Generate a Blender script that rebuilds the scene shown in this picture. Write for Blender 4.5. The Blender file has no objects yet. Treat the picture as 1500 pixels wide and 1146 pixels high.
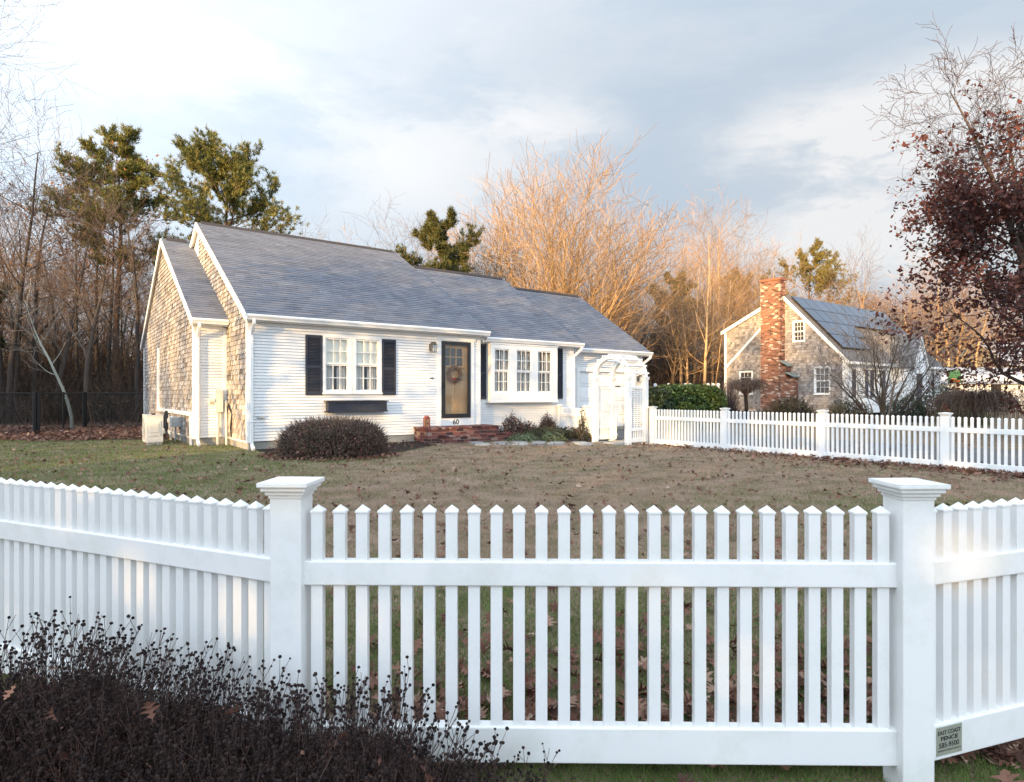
import bpy, math, random
import numpy as np
from mathutils import Vector, Matrix
R = math.radians
V = Vector
scene = bpy.context.scene
col = scene.collection
rng = random.Random(11)

# ------------------------------------------------------------------ materials
def _nt(name):
    m = bpy.data.materials.new(name); m.use_nodes = True
    nt = m.node_tree
    b = nt.nodes['Principled BSDF']
    return m, nt, b

def ramp_node(nt, stops):
    r = nt.nodes.new('ShaderNodeValToRGB')
    e = r.color_ramp.elements
    while len(e) < len(stops): e.new(0.5)
    for i, (p, c) in enumerate(stops):
        e[i].position = p; e[i].color = (c[0], c[1], c[2], 1)
    return r

def M(name, stops, rough=.6, spec=.3, attr=True, noise=0, nscale=4.0, detail=3, bump=0, bscale=40, stretch=(1,1,1), metallic=0, translucent=0, dirt=0, dirtc=(.2,.18,.15), dscale=1.5):
    """colour ramp driven by the per-face 'rnd' value plus object-space noise"""
    m, nt, b = _nt(name)
    if isinstance(stops[0], (int, float)): stops = [(0, stops), (1, stops)]
    N, L = nt.nodes, nt.links
    tc = N.new('ShaderNodeTexCoord')
    mp = N.new('ShaderNodeMapping'); mp.inputs['Scale'].default_value = stretch
    L.new(tc.outputs['Object'], mp.inputs['Vector'])
    rp = ramp_node(nt, stops)
    a = N.new('ShaderNodeAttribute'); a.attribute_name = 'rnd'
    fac = a.outputs['Fac'] if attr else None
    if noise:
        nz = N.new('ShaderNodeTexNoise'); nz.inputs['Scale'].default_value = nscale; nz.inputs['Detail'].default_value = detail
        L.new(mp.outputs[0], nz.inputs['Vector'])
        mm = N.new('ShaderNodeMath'); mm.operation = 'MULTIPLY_ADD'
        mm.inputs[1].default_value = noise; mm.inputs[2].default_value = -.5*noise + (0 if attr else .5)
        L.new(nz.outputs['Fac'], mm.inputs[0])
        if fac is not None:
            ad = N.new('ShaderNodeMath'); ad.operation = 'ADD'
            L.new(fac, ad.inputs[0]); L.new(mm.outputs[0], ad.inputs[1]); fac = ad.outputs[0]
        else: fac = mm.outputs[0]
    if fac is not None: L.new(fac, rp.inputs['Fac'])
    out = rp.outputs['Color']
    if dirt:
        dz = N.new('ShaderNodeTexNoise'); dz.inputs['Scale'].default_value = dscale; dz.inputs['Detail'].default_value = 8; dz.inputs['Roughness'].default_value = .7
        L.new(mp.outputs[0], dz.inputs['Vector'])
        mr = N.new('ShaderNodeMapRange'); mr.inputs['From Min'].default_value = .48; mr.inputs['From Max'].default_value = .75; mr.inputs['To Max'].default_value = dirt
        L.new(dz.outputs['Fac'], mr.inputs['Value'])
        mx = N.new('ShaderNodeMix'); mx.data_type = 'RGBA'
        L.new(mr.outputs[0], mx.inputs['Factor']); L.new(out, mx.inputs['A']); mx.inputs['B'].default_value = (*dirtc, 1)
        out = mx.outputs['Result']
    L.new(out, b.inputs['Base Color'])
    b.inputs['Roughness'].default_value = rough
    b.inputs['Specular IOR Level'].default_value = spec
    b.inputs['Metallic'].default_value = metallic
    if bump:
        bz = N.new('ShaderNodeTexNoise'); bz.inputs['Scale'].default_value = bscale; bz.inputs['Detail'].default_value = 4
        L.new(mp.outputs[0], bz.inputs['Vector'])
        bp = N.new('ShaderNodeBump'); bp.inputs['Strength'].default_value = bump; bp.inputs['Distance'].default_value = .02
        L.new(bz.outputs['Fac'], bp.inputs['Height']); L.new(bp.outputs[0], b.inputs['Normal'])
    if translucent:
        t = N.new('ShaderNodeBsdfTranslucent'); L.new(out, t.inputs['Color'])
        ms = N.new('ShaderNodeMixShader'); ms.inputs[0].default_value = translucent
        L.new(b.outputs[0], ms.inputs[1]); L.new(t.outputs[0], ms.inputs[2])
        L.new(ms.outputs[0], nt.nodes['Material Output'].inputs['Surface'])
    return m

def glass_mat(name, tint=(.9,.95,.95), refl=1.0):
    m, nt, b = _nt(name); N, L = nt.nodes, nt.links
    N.remove(b)
    tr = N.new('ShaderNodeBsdfTransparent'); tr.inputs[0].default_value = (*tint, 1)
    gl = N.new('ShaderNodeBsdfGlossy'); gl.inputs['Roughness'].default_value = .02
    lw = N.new('ShaderNodeLayerWeight'); lw.inputs['Blend'].default_value = .5
    pw = N.new('ShaderNodeMath'); pw.operation = 'POWER'; pw.inputs[1].default_value = 4.0
    L.new(lw.outputs['Facing'], pw.inputs[0])
    mm = N.new('ShaderNodeMath'); mm.operation = 'MULTIPLY_ADD'; mm.inputs[1].default_value = refl; mm.inputs[2].default_value = .06; mm.use_clamp = True
    L.new(pw.outputs[0], mm.inputs[0])
    ms = N.new('ShaderNodeMixShader')
    L.new(mm.outputs[0], ms.inputs[0]); L.new(tr.outputs[0], ms.inputs[1]); L.new(gl.outputs[0], ms.inputs[2])
    L.new(ms.outputs[0], N['Material Output'].inputs['Surface'])
    return m

MAT = {}
MAT['vinyl'] = M('white_vinyl', [(0,(.80,.81,.82)),(1,(.84,.84,.84))], rough=.38, spec=.4, attr=False, noise=.8, nscale=1.2, dirt=.42, dirtc=(.52,.54,.44), dscale=4, bump=.03, bscale=9)
MAT['trim'] = M('white_trim', [(0,(.78,.78,.77)),(1,(.83,.83,.82))], rough=.45, attr=False, noise=.8, nscale=2, dirt=.15, dirtc=(.5,.48,.43), dscale=4)
MAT['siding'] = M('white_siding', [(0,(.74,.76,.78)),(1,(.82,.83,.84))], rough=.5, noise=.3, nscale=1.5, stretch=(.4,.4,2), dirt=.12, dirtc=(.55,.55,.52), dscale=3)
MAT['shingle'] = M('cedar_shingle', [(0,(.12,.098,.085)),(.35,(.25,.23,.215)),(.7,(.365,.35,.34)),(1,(.51,.50,.495))], rough=.85, spec=.15, noise=.35, nscale=9, detail=6, stretch=(9,9,1.2), bump=.5, bscale=14, dirt=.5, dirtc=(.16,.13,.11), dscale=.9)
MAT['shingle_far'] = M('grey_cedar_shingle', [(0,(.16,.14,.13)),(.4,(.27,.245,.23)),(1,(.42,.385,.365))], rough=.85, spec=.15, noise=.35, nscale=6, detail=5, stretch=(5,5,1), dirt=.4, dirtc=(.17,.145,.13), dscale=.8)
MAT['roof'] = M('asphalt_shingle', [(0,(.10,.108,.135)),(.5,(.155,.168,.205)),(1,(.225,.235,.27))], rough=.9, spec=.2, noise=.45, nscale=2.2, detail=6, bump=.6, bscale=90, dirt=.3, dirtc=(.10,.10,.115), dscale=.7)
MAT['roof_far'] = M('grey_roof_shingle', [(0,(.12,.11,.11)),(1,(.21,.195,.19))], rough=.9, spec=.2, noise=.4, nscale=4, bump=.4, bscale=60)
MAT['ridge'] = M('ridge_vent', (.045,.04,.042), rough=.9, attr=False, noise=.4)
MAT['backing'] = M('dark_backing', (.06,.05,.045), rough=.9, attr=False)
MAT['concrete'] = M('foundation_concrete', [(0,(.24,.24,.22)),(1,(.38,.37,.34))], rough=.9, attr=False, noise=1.2, nscale=2.5, detail=8, bump=.3, bscale=30, dirt=.5, dirtc=(.15,.15,.12), dscale=1.5)
MAT['navy'] = M('navy_paint', [(0,(.022,.026,.040)),(1,(.042,.046,.062))], rough=.5, attr=False, noise=1.0, nscale=6)
MAT['black'] = M('black_paint', (.012,.012,.014), rough=.35, attr=False, spec=.5)
MAT['blackmetal'] = M('black_metal', (.012,.012,.013), rough=.5, attr=False)
MAT['greymetal'] = M('grey_metal', [(0,(.34,.36,.37)),(1,(.46,.47,.47))], rough=.5, attr=False, noise=1, nscale=8)
MAT['cream'] = M('amber_reflection_door', [(0,(.34,.205,.10)),(1,(.43,.275,.145))], rough=.5, attr=False, noise=1, nscale=2)  # cream door browned; amber reflection of the storm glass put into its colour
MAT['hvac'] = M('hvac_enamel', [(0,(.58,.57,.52)),(1,(.66,.65,.60))], rough=.45, attr=False, noise=1, nscale=3, dirt=.2, dscale=4)
MAT['dark'] = M('dark_interior', (.012,.013,.016), rough=.9, attr=False)
MAT['curtain'] = M('lace_curtain', [(0,(.60,.61,.60)),(1,(.74,.73,.69))], rough=.9, attr=False, noise=1.2, nscale=14, stretch=(3,3,.3), translucent=.3)
MAT['shade'] = M('roller_shade', (.66,.67,.60), rough=.8, attr=False)
MAT['glass'] = glass_mat('window_glass', tint=(.97,.98,.98), refl=.8)
MAT['brick'] = M('old_brick', [(0,(.06,.035,.028)),(.25,(.18,.078,.052)),(.72,(.28,.125,.082)),(.86,(.34,.175,.12)),(.89,(.40,.31,.25)),(1,(.50,.42,.36))], rough=.9, spec=.15, noise=.12, nscale=9, bump=.4, bscale=40)
MAT['stoopbrick'] = M('stoop_brick', [(0,(.05,.035,.035)),(.4,(.13,.055,.05)),(.8,(.22,.085,.07)),(1,(.30,.21,.18))], rough=.9, spec=.15, noise=.25, nscale=7, bump=.4, bscale=40)
MAT['mortar'] = M('mortar', [(0,(.26,.22,.19)),(1,(.36,.31,.27))], rough=.95, attr=False, noise=1, nscale=12)
MAT['solar'] = M('solar_panel', [(0,(.045,.07,.125)),(1,(.06,.09,.155))], rough=.12, spec=1.0, attr=True, noise=.3, nscale=1.0)
MAT['solarframe'] = M('solar_frame', (.02,.02,.024), rough=.4, attr=False)
MAT['copper'] = M('weathered_flashing', (.22,.25,.24), rough=.7, attr=False)
MAT['grass'] = M('grass_blades', [(0,(.24,.155,.115)),(.30,(.43,.30,.225)),(.50,(.35,.265,.175)),(.60,(.20,.20,.08)),(.70,(.12,.165,.045)),(.88,(.085,.145,.034)),(1,(.145,.22,.055))], rough=.8, spec=.15)
MAT['leaf_fall'] = M('fallen_oak_leaf', [(0,(.055,.026,.020)),(.35,(.13,.058,.040)),(.65,(.205,.105,.072)),(.85,(.29,.185,.135)),(1,(.36,.27,.22))], rough=.7, spec=.25, noise=.25, nscale=30)
MAT['oakleaf'] = M('russet_oak_leaf', [(0,(.04,.014,.013)),(.5,(.10,.033,.026)),(.85,(.15,.052,.038)),(1,(.22,.09,.055))], rough=.55, spec=.3, translucent=.2)
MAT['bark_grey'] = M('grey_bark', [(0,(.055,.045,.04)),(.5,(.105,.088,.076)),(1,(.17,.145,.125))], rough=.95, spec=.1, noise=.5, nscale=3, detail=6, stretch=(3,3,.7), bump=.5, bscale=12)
MAT['bark_tan'] = M('tan_bark', [(0,(.19,.12,.06)),(.5,(.34,.23,.125)),(1,(.48,.34,.21))], rough=.95, spec=.1, noise=.5, nscale=3, detail=6, stretch=(3,3,.7), bump=.5, bscale=12)  # golden sunlight on the woods partly put into this bark colour
MAT['bark_dark'] = M('dark_bark', [(0,(.035,.028,.026)),(.5,(.07,.055,.048)),(1,(.12,.097,.083))], rough=.95, spec=.1, noise=.5, nscale=3, detail=6, bump=.5, bscale=12)
MAT['bark_pale'] = M('pale_lichen_bark', [(0,(.16,.17,.15)),(.5,(.27,.29,.26)),(1,(.38,.40,.36))], rough=.95, spec=.1, noise=.6, nscale=4, detail=6, bump=.4, bscale=12)
MAT['bark_pine'] = M('pine_bark', [(0,(.06,.04,.032)),(.5,(.135,.085,.06)),(1,(.23,.145,.10))], rough=.95, spec=.1, noise=.5, nscale=4, detail=6, stretch=(2,2,.6), bump=.6, bscale=10)
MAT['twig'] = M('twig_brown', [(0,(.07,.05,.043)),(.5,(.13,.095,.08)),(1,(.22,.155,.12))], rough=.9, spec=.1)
MAT['twig_tan'] = M('twig_tan', [(0,(.15,.095,.055)),(.5,(.27,.175,.10)),(1,(.40,.265,.155))], rough=.9, spec=.1)  # twigs lightened and warmed to carry the golden sun
MAT['twig_dark'] = M('twig_dark', [(0,(.035,.025,.027)),(1,(.105,.08,.08))], rough=.9, spec=.1)
MAT['twig_grey'] = M('twig_grey', [(0,(.085,.07,.062)),(1,(.20,.17,.15))], rough=.9, spec=.1)
MAT['deadleaf'] = M('clinging_brown_leaf', [(0,(.11,.05,.028)),(.6,(.25,.12,.055)),(1,(.36,.20,.10))], rough=.7, spec=.2, translucent=.25)
MAT['needle'] = M('pine_needles', [(0,(.055,.066,.018)),(.5,(.15,.155,.04)),(.85,(.26,.225,.06)),(1,(.34,.27,.08))], rough=.6, spec=.25, translucent=.15)
MAT['needle_gold'] = M('golden_needles', [(0,(.08,.072,.02)),(.5,(.17,.145,.04)),(1,(.30,.23,.065))], rough=.6, spec=.25, translucent=.15)
MAT['needle_dark'] = M('dark_pine_needles', [(0,(.028,.036,.013)),(.5,(.075,.082,.026)),(.85,(.14,.125,.04)),(1,(.20,.15,.05))], rough=.6, spec=.25, translucent=.15)
MAT['hedge'] = M('hedge_leaf', [(0,(.024,.046,.014)),(.5,(.06,.105,.028)),(1,(.12,.17,.042))], rough=.5, spec=.35, translucent=.15)
MAT['evergreen'] = M('dark_evergreen', [(0,(.012,.02,.012)),(.6,(.03,.05,.024)),(1,(.07,.09,.04))], rough=.5, spec=.3)
MAT['barberry'] = M('barberry_leaf', [(0,(.025,.016,.016)),(.42,(.075,.045,.04)),(.58,(.06,.062,.028)),(.8,(.17,.09,.08)),(.93,(.22,.05,.06)),(1,(.40,.25,.2))], rough=.6, spec=.25)
MAT['azalea'] = M('bronze_leaf', [(0,(.05,.022,.02)),(.5,(.12,.055,.045)),(1,(.17,.12,.06))], rough=.6, spec=.25)
MAT['brownshrub'] = M('brown_green_leaf', [(0,(.05,.04,.02)),(.5,(.10,.075,.035)),(.8,(.07,.085,.03)),(1,(.17,.11,.06))], rough=.6, spec=.2)
MAT['sage'] = M('sage_leaf', [(0,(.06,.085,.045)),(.6,(.13,.17,.09)),(1,(.22,.26,.13))], rough=.6, spec=.2)
MAT['cover'] = M('ground_cover_leaf', [(0,(.03,.045,.02)),(.6,(.08,.085,.035)),(1,(.16,.10,.06))], rough=.6, spec=.2)
MAT['mulch'] = M('dark_mulch', [(0,(.012,.010,.010)),(.6,(.03,.024,.022)),(1,(.07,.05,.045))], rough=.95, spec=.1, noise=.6, nscale=30, bump=1, bscale=45)
MAT['seed'] = M('dry_seed_head', [(0,(.012,.009,.010)),(1,(.045,.03,.027))], rough=.9, spec=.1)
MAT['dryleaf'] = M('dry_crumpled_leaf', [(0,(.016,.008,.008)),(.35,(.11,.05,.038)),(.7,(.22,.115,.085)),(.92,(.36,.215,.165)),(1,(.46,.21,.10))], rough=.9, spec=.1)
MAT['drystem'] = M('dry_stem', [(0,(.022,.014,.014)),(1,(.10,.066,.058))], rough=.9, spec=.1)
MAT['flag_stone'] = M('flagstone', [(0,(.20,.20,.20)),(.5,(.31,.30,.29)),(1,(.42,.41,.39))], rough=.85, spec=.2, noise=.5, nscale=4, detail=6, bump=.4, bscale=25, dirt=.3, dirtc=(.14,.13,.10), dscale=3)
MAT['wreath'] = M('wreath_twig', [(0,(.06,.026,.014)),(.6,(.17,.075,.035)),(1,(.28,.14,.06))], rough=.9, spec=.1)
MAT['red'] = M('red_paint', [(0,(.22,.05,.04)),(1,(.32,.08,.06))], rough=.6, attr=False, noise=1, nscale=12)
MAT['berry'] = M('red_berry', (.45,.02,.03), rough=.4, attr=False)
MAT['plate'] = M('aged_plate', [(0,(.30,.33,.26)),(1,(.45,.46,.40))], rough=.45, attr=False, noise=1.3, nscale=22, metallic=.3, dirt=.3, dirtc=(.35,.33,.16), dscale=20)
MAT['ink'] = M('black_ink', (.012,.01,.02), rough=.6, attr=False)
MAT['lampglass'] = glass_mat('lantern_glass', tint=(.92,.92,.9), refl=2)
MAT['brass'] = M('aged_brass', (.16,.14,.10), rough=.4, attr=False, metallic=.8)
MAT['flag_green'] = M('flag_green', (.16,.30,.10), rough=.8, attr=False)
MAT['flag_orange'] = M('flag_orange', (.75,.20,.04), rough=.8, attr=False)
MAT['garagewall'] = M('pale_wall', [(0,(.50,.52,.54)),(1,(.60,.61,.62))], rough=.7, attr=False, noise=1)
MAT['greywall'] = M('grey_wall', [(0,(.17,.17,.17)),(1,(.24,.235,.23))], rough=.8, attr=False, noise=1)
MAT['garageroof'] = M('bluegrey_roof', [(0,(.22,.25,.31)),(1,(.30,.33,.39))], rough=.8, attr=False, noise=1)
MAT['driveway'] = M('worn_asphalt', [(0,(.085,.085,.09)),(1,(.17,.165,.16))], rough=.95, spec=.2, attr=False, noise=1.4, nscale=1.5, detail=8, bump=.4, bscale=60)
MAT['thicket'] = M('thicket', [(0,(.02,.016,.014)),(.5,(.05,.038,.031)),(.8,(.085,.063,.05)),(1,(.15,.085,.05))], rough=.9, spec=.1)  # darkened so the brush colour carries the shade of the woods
MAT['farwoods'] = M('far_woods', [(0,(.025,.02,.019)),(.5,(.05,.039,.033)),(1,(.085,.065,.053))], rough=.95, spec=.1)  # shade deep in the woods is put into this dark tone

# ------------------------------------------------------------------ mesh builder
class MB:
    def __init__(s): s.v = []; s.f = []; s.r = []; s.m = []; s.mi = 0
    def face(s, pts, r=None):
        n = len(s.v); s.v.extend([tuple(p) for p in pts]); s.f.append(tuple(range(n, n+len(pts))))
        s.r.append(rng.random() if r is None else r); s.m.append(s.mi)
    def obox(s, o, u, v, w, r=None, skip=()):
        o, u, v, w = V(o), V(u), V(v), V(w)
        if u.cross(v).dot(w) < 0: u, v = v, u
        P = [o, o+u, o+u+v, o+v, o+w, o+u+w, o+u+v+w, o+v+w]
        n = len(s.v); s.v.extend([tuple(p) for p in P])
        r = rng.random() if r is None else r
        for i, q in enumerate([(0,3,2,1),(4,5,6,7),(0,1,5,4),(1,2,6,5),(2,3,7,6),(3,0,4,7)]):
            if i in skip: continue
            s.f.append(tuple(n+k for k in q)); s.r.append(r); s.m.append(s.mi)
    def box(s, x0, x1, y0, y1, z0, z1, r=None):
        s.obox((x0,y0,z0), (x1-x0,0,0), (0,y1-y0,0), (0,0,z1-z0), r)
    def tube(s, pts, rad, n=6, r=None, caps=False):
        pts = [V(p) for p in pts]; k0 = len(s.v); r = rng.random() if r is None else r
        up = V((.31,.17,.93))
        for i, p in enumerate(pts):
            d = (pts[min(i+1, len(pts)-1)] - pts[max(i-1, 0)])
            if d.length < 1e-9: d = V((0,0,1))
            d.normalize()
            a = d.cross(up if abs(d.dot(up)) < .95 else V((1,0,0))).normalized(); b = d.cross(a)
            ra = rad[i] if hasattr(rad, '__len__') else rad
            for j in range(n):
                t = 2*math.pi*j/n
                q = p + a*(math.cos(t)*ra) + b*(math.sin(t)*ra); s.v.append((q.x,q.y,q.z))
        for i in range(len(pts)-1):
            for j in range(n):
                A = k0+i*n+j; B = k0+i*n+(j+1) % n
                s.f.append((A, B, B+n, A+n)); s.r.append(r); s.m.append(s.mi)
        if caps:
            s.f.append(tuple(range(k0+n-1, k0-1, -1))); s.r.append(r); s.m.append(s.mi)
            e = k0+(len(pts)-1)*n
            s.f.append(tuple(range(e, e+n))); s.r.append(r); s.m.append(s.mi)
    def poly(s, prof, o, u, v, w, r=None):
        """2-D outline prof in plane (u,v) at o, pushed along w"""
        o, u, v, w = V(o), V(u), V(v), V(w)
        A = [o+u*a+v*b for a, b in prof]; B = [p+w for p in A]
        r = rng.random() if r is None else r
        if u.cross(v).dot(w) > 0: A, B = B, A
        n = len(A)
        k = len(s.v); s.v.extend([tuple(p) for p in A+B])
        fs = [tuple(range(k, k+n)), tuple(range(k+2*n-1, k+n-1, -1))]
        for i in range(n):
            j = (i+1) % n
            fs.append((k+i, k+n+i, k+n+j, k+j))
        for q in fs: s.f.append(q); s.r.append(r); s.m.append(s.mi)
    def ico(s, c, r, rr=None, sz=1.0):
        c = V(c); k = len(s.v); rr = rng.random() if rr is None else rr
        P = [(1,0,0),(0,1,0),(-1,0,0),(0,-1,0),(0,0,1),(0,0,-1)]
        for p in P: s.v.append((c.x+p[0]*r, c.y+p[1]*r, c.z+p[2]*r*sz))
        for q in [(0,1,4),(1,2,4),(2,3,4),(3,0,4),(1,0,5),(2,1,5),(3,2,5),(0,3,5)]:
            s.f.append(tuple(k+i for i in q)); s.r.append(rr); s.m.append(s.mi)
    def sphere(s, c, r, n=10, m=6, sz=1.0):
        c = V(c); k = len(s.v); rr = rng.random()
        for i in range(m+1):
            t = math.pi*i/m
            for j in range(n):
                p = 2*math.pi*j/n
                s.v.append((c.x+r*math.sin(t)*math.cos(p), c.y+r*math.sin(t)*math.sin(p), c.z+r*sz*math.cos(t)))
        for i in range(m):
            for j in range(n):
                s.f.append((k+i*n+j, k+(i+1)*n+j, k+(i+1)*n+(j+1) % n, k+i*n+(j+1) % n)); s.r.append(rr); s.m.append(s.mi)
    def mesh(s, name, mats, smooth=False):
        me = bpy.data.meshes.new(name)
        me.from_pydata(s.v, [], s.f)
        a = me.attributes.new('rnd', 'FLOAT', 'FACE'); a.data.foreach_set('value', s.r)
        if not isinstance(mats, (list, tuple)): mats = [mats]
        for m in mats: me.materials.append(m)
        if len(mats) > 1: me.polygons.foreach_set('material_index', s.m)
        if smooth: me.polygons.foreach_set('use_smooth', [True]*len(s.f))
        me.update()
        return me
    def build(s, name, mats, parent=None, smooth=False, bevel=0):
        o = bpy.data.objects.new(name, s.mesh(name, mats, smooth)); col.objects.link(o)
        if parent is not None: o.parent = parent
        if bevel:
            bm = o.modifiers.new('bevel', 'BEVEL'); bm.width = bevel; bm.segments = 2; bm.limit_method = 'ANGLE'
        return o

def link(name, me, parent=None, loc=None):
    o = bpy.data.objects.new(name, me); col.objects.link(o)
    if parent is not None: o.parent = parent
    if loc is not None: o.location = loc
    return o
def tag(o, label, cat, group=None):
    o['label'] = label; o['category'] = cat
    if group: o['group'] = group
    return o
def thing(name, label, cat, loc=(0,0,0), rz=0, group=None):
    o = bpy.data.objects.new(name, None); col.objects.link(o)
    o.empty_display_size = .2
    o.location = loc; o.rotation_euler = (0,0,rz)
    return tag(o, label, cat, group)
def kind(o, k): o['kind'] = k; return o
def copy_tree(o, parent=None):
    c = o.copy(); col.objects.link(c)
    if parent is not None: c.parent = parent
    for ch in o.children: copy_tree(ch, c)
    return c
def np_mesh(name, verts, faces_n, nper, rnd, mat):
    """verts (N,3); faces: consecutive groups of nper verts"""
    me = bpy.data.meshes.new(name)
    nv = len(verts); nf = nv//nper
    me.vertices.add(nv); me.vertices.foreach_set('co', np.asarray(verts, dtype=np.float32).ravel())
    me.loops.add(nv); me.loops.foreach_set('vertex_index', np.arange(nv, dtype=np.int32))
    me.polygons.add(nf); me.polygons.foreach_set('loop_start', np.arange(0, nv, nper, dtype=np.int32))
    a = me.attributes.new('rnd', 'FLOAT', 'FACE'); a.data.foreach_set('value', np.asarray(rnd, dtype=np.float32))
    me.materials.append(mat); me.update(calc_edges=True)
    return me

# ------------------------------------------------------------------ frames
PHI = math.atan2(.6, .8)
A2 = V((.8,.6,0)); B2 = V((-.6,.8,0))
C0 = V((-5.688, 13.229, 0))            # front-left corner of the white house
N0 = V((16.3, 30.0, 0))                # front-left corner of the neighbour's house
def hw(s, t, z=0): return C0 + A2*s + B2*t + V((0,0,z))
def ground_z(x, y):
    k = max(0., min(1., (4.2-y)/2.0)); k = k*k*(3-2*k)
    return -.085*k

# ------------------------------------------------------------------ cladding helpers
def lap_rows(mb, o, u, n, x0, x1, z0, z1, e=.068, d=.016, holes=(), rr=None):
    """lapped boards on a wall; o origin, u along, n outward"""
    o, u, n = V(o), V(u), V(n); Z = V((0,0,1))
    xs = sorted({x0, x1, *[h[0] for h in holes], *[h[1] for h in holes]})
    xs = [x for x in xs if x0-1e-6 <= x <= x1+1e-6]
    nz = int(math.ceil((z1-z0)/e - 1e-6))
    rws = [rng.random() for _ in range(nz+1)]
    for xa, xb in zip(xs[:-1], xs[1:]):
        hs = [h for h in holes if h[0] <= xa+1e-6 and h[1] >= xb-1e-6]
        for i in range(nz):
            a, b = z0+i*e, min(z0+(i+1)*e, z1)
            spans = [(a, b)]
            for h in hs:
                ns = []
                for p, q in spans:
                    if h[3] <= p or h[2] >= q: ns.append((p, q)); continue
                    if h[2] > p: ns.append((p, h[2]))
                    if h[3] < q: ns.append((h[3], q))
                spans = ns
            for p, q in spans:
                dep = lambda z: d*(1-.45*(z-a)/e)+.001
                g_ = min(q, a+e*.80)
                if g_ > p: mb.face([o+u*xa+Z*p+n*dep(p), o+u*xb+Z*p+n*dep(p), o+u*xb+Z*g_+n*dep(g_), o+u*xa+Z*g_+n*dep(g_)], rws[i])
                if q > g_: mb.face([o+u*xa+Z*max(p,g_)-n*.004, o+u*xb+Z*max(p,g_)-n*.004, o+u*xb+Z*q-n*.004, o+u*xa+Z*q-n*.004], rws[i])
                if p == a:
                    mb.face([o+u*xa+Z*p-n*.004, o+u*xb+Z*p-n*.004, o+u*xb+Z*p+n*dep(p), o+u*xa+Z*p+n*dep(p)], rws[i])

def shingles(mb, o, u, n, xr, z0, z1, e=.112, wmin=.08, wmax=.17, jit=.007, holes=(), thick=.02):
    """single wooden shingles; xr(z) gives the wall's extent at height z"""
    o, u, n = V(o), V(u), V(n); Z = V((0,0,1)); z = z0
    while z < z1-1e-4:
        zt = min(z+e, z1); a0, a1 = xr(z+.01); x = a0 - rng.random()*.1
        cx0, cx1 = xr(zt)
        while x < a1:
            w = rng.uniform(wmin, wmax); xa, xb = max(x+.002, a0), min(x+w-.002, a1); x += w
            if xb-xa < .01: continue
            if any(h[0] < .5*(xa+xb) < h[1] and h[2] < z+.5*e < h[3] for h in holes): continue
            zb = z + rng.uniform(-jit, jit); dd = thick+rng.uniform(-.004,.006)
            ta, tb = min(max(xa, cx0), cx1), min(max(xb, cx0), cx1)
            r = min(1, max(0, rng.gauss(.5,.24)))
            A, B = o+u*xa+Z*zb+n*dd, o+u*xb+Z*zb+n*dd
            D, C = o+u*ta+Z*zt+n*.004, o+u*tb+Z*zt+n*.004
            mb.face([A,B,C,D], r)
            mb.face([A-n*dd, B-n*dd, B, A], r*.4)
            mb.face([A-n*dd, A, D, D-n*.004], r*.6); mb.face([B, B-n*dd, C-n*.004, C], r*.6)
        z += e

def roof_rows(mb, o, u, s, n, L, S, e=.14, d=.009, tab=.30, jag=0):
    """asphalt tabs; o lower-left corner, u along the eave, s up the slope, n outward"""
    o, u, s, n = V(o), V(u), V(s), V(n); k = 0; y = 0
    while y < S-1e-4:
        yt = min(y+e, S); x = -tab*rng.random()
        while x < L:
            w = tab*rng.uniform(.6,1.25); xa, xb = max(0, x), min(L, x+w); x += w
            if xb-xa < .004: continue
            r = min(1, max(0, rng.gauss(.5,.11))); dd = d*rng.choice((1,1,1.45))
            A, B = o+u*xa+s*y+n*dd, o+u*xb+s*y+n*dd
            C, D = o+u*xb+s*yt+n*.001, o+u*xa+s*yt+n*.001
            mb.face([A,B,C,D], r); mb.face([A-n*dd, B-n*dd, B, A], r*.5)
        y += e

# ================================================================== WHITE HOUSE
house = thing('white_house', 'long white clapboard house with stepped grey roof and navy shutters behind the lawn', 'house', C0, PHI)
X, Y_, Z = V((1,0,0)), V((0,1,0)), V((0,0,1))
YN = V((0,-1,0)); XN = V((-1,0,0))

def gable_volume(name, x0, x1, yf, yb, zwall, ridge_y, ridge_z, mat):
    """plain inner body that the cladding hangs on"""
    mb = MB()
    mb.poly([(yf+.03,.0),(yb-.03,.0),(yb-.03,zwall-.12),(ridge_y,ridge_z-.16),(yf+.03,zwall-.12)], (x0+.03,0,0), Y_, Z, (x1-x0-.06,0,0))
    return mb

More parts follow.
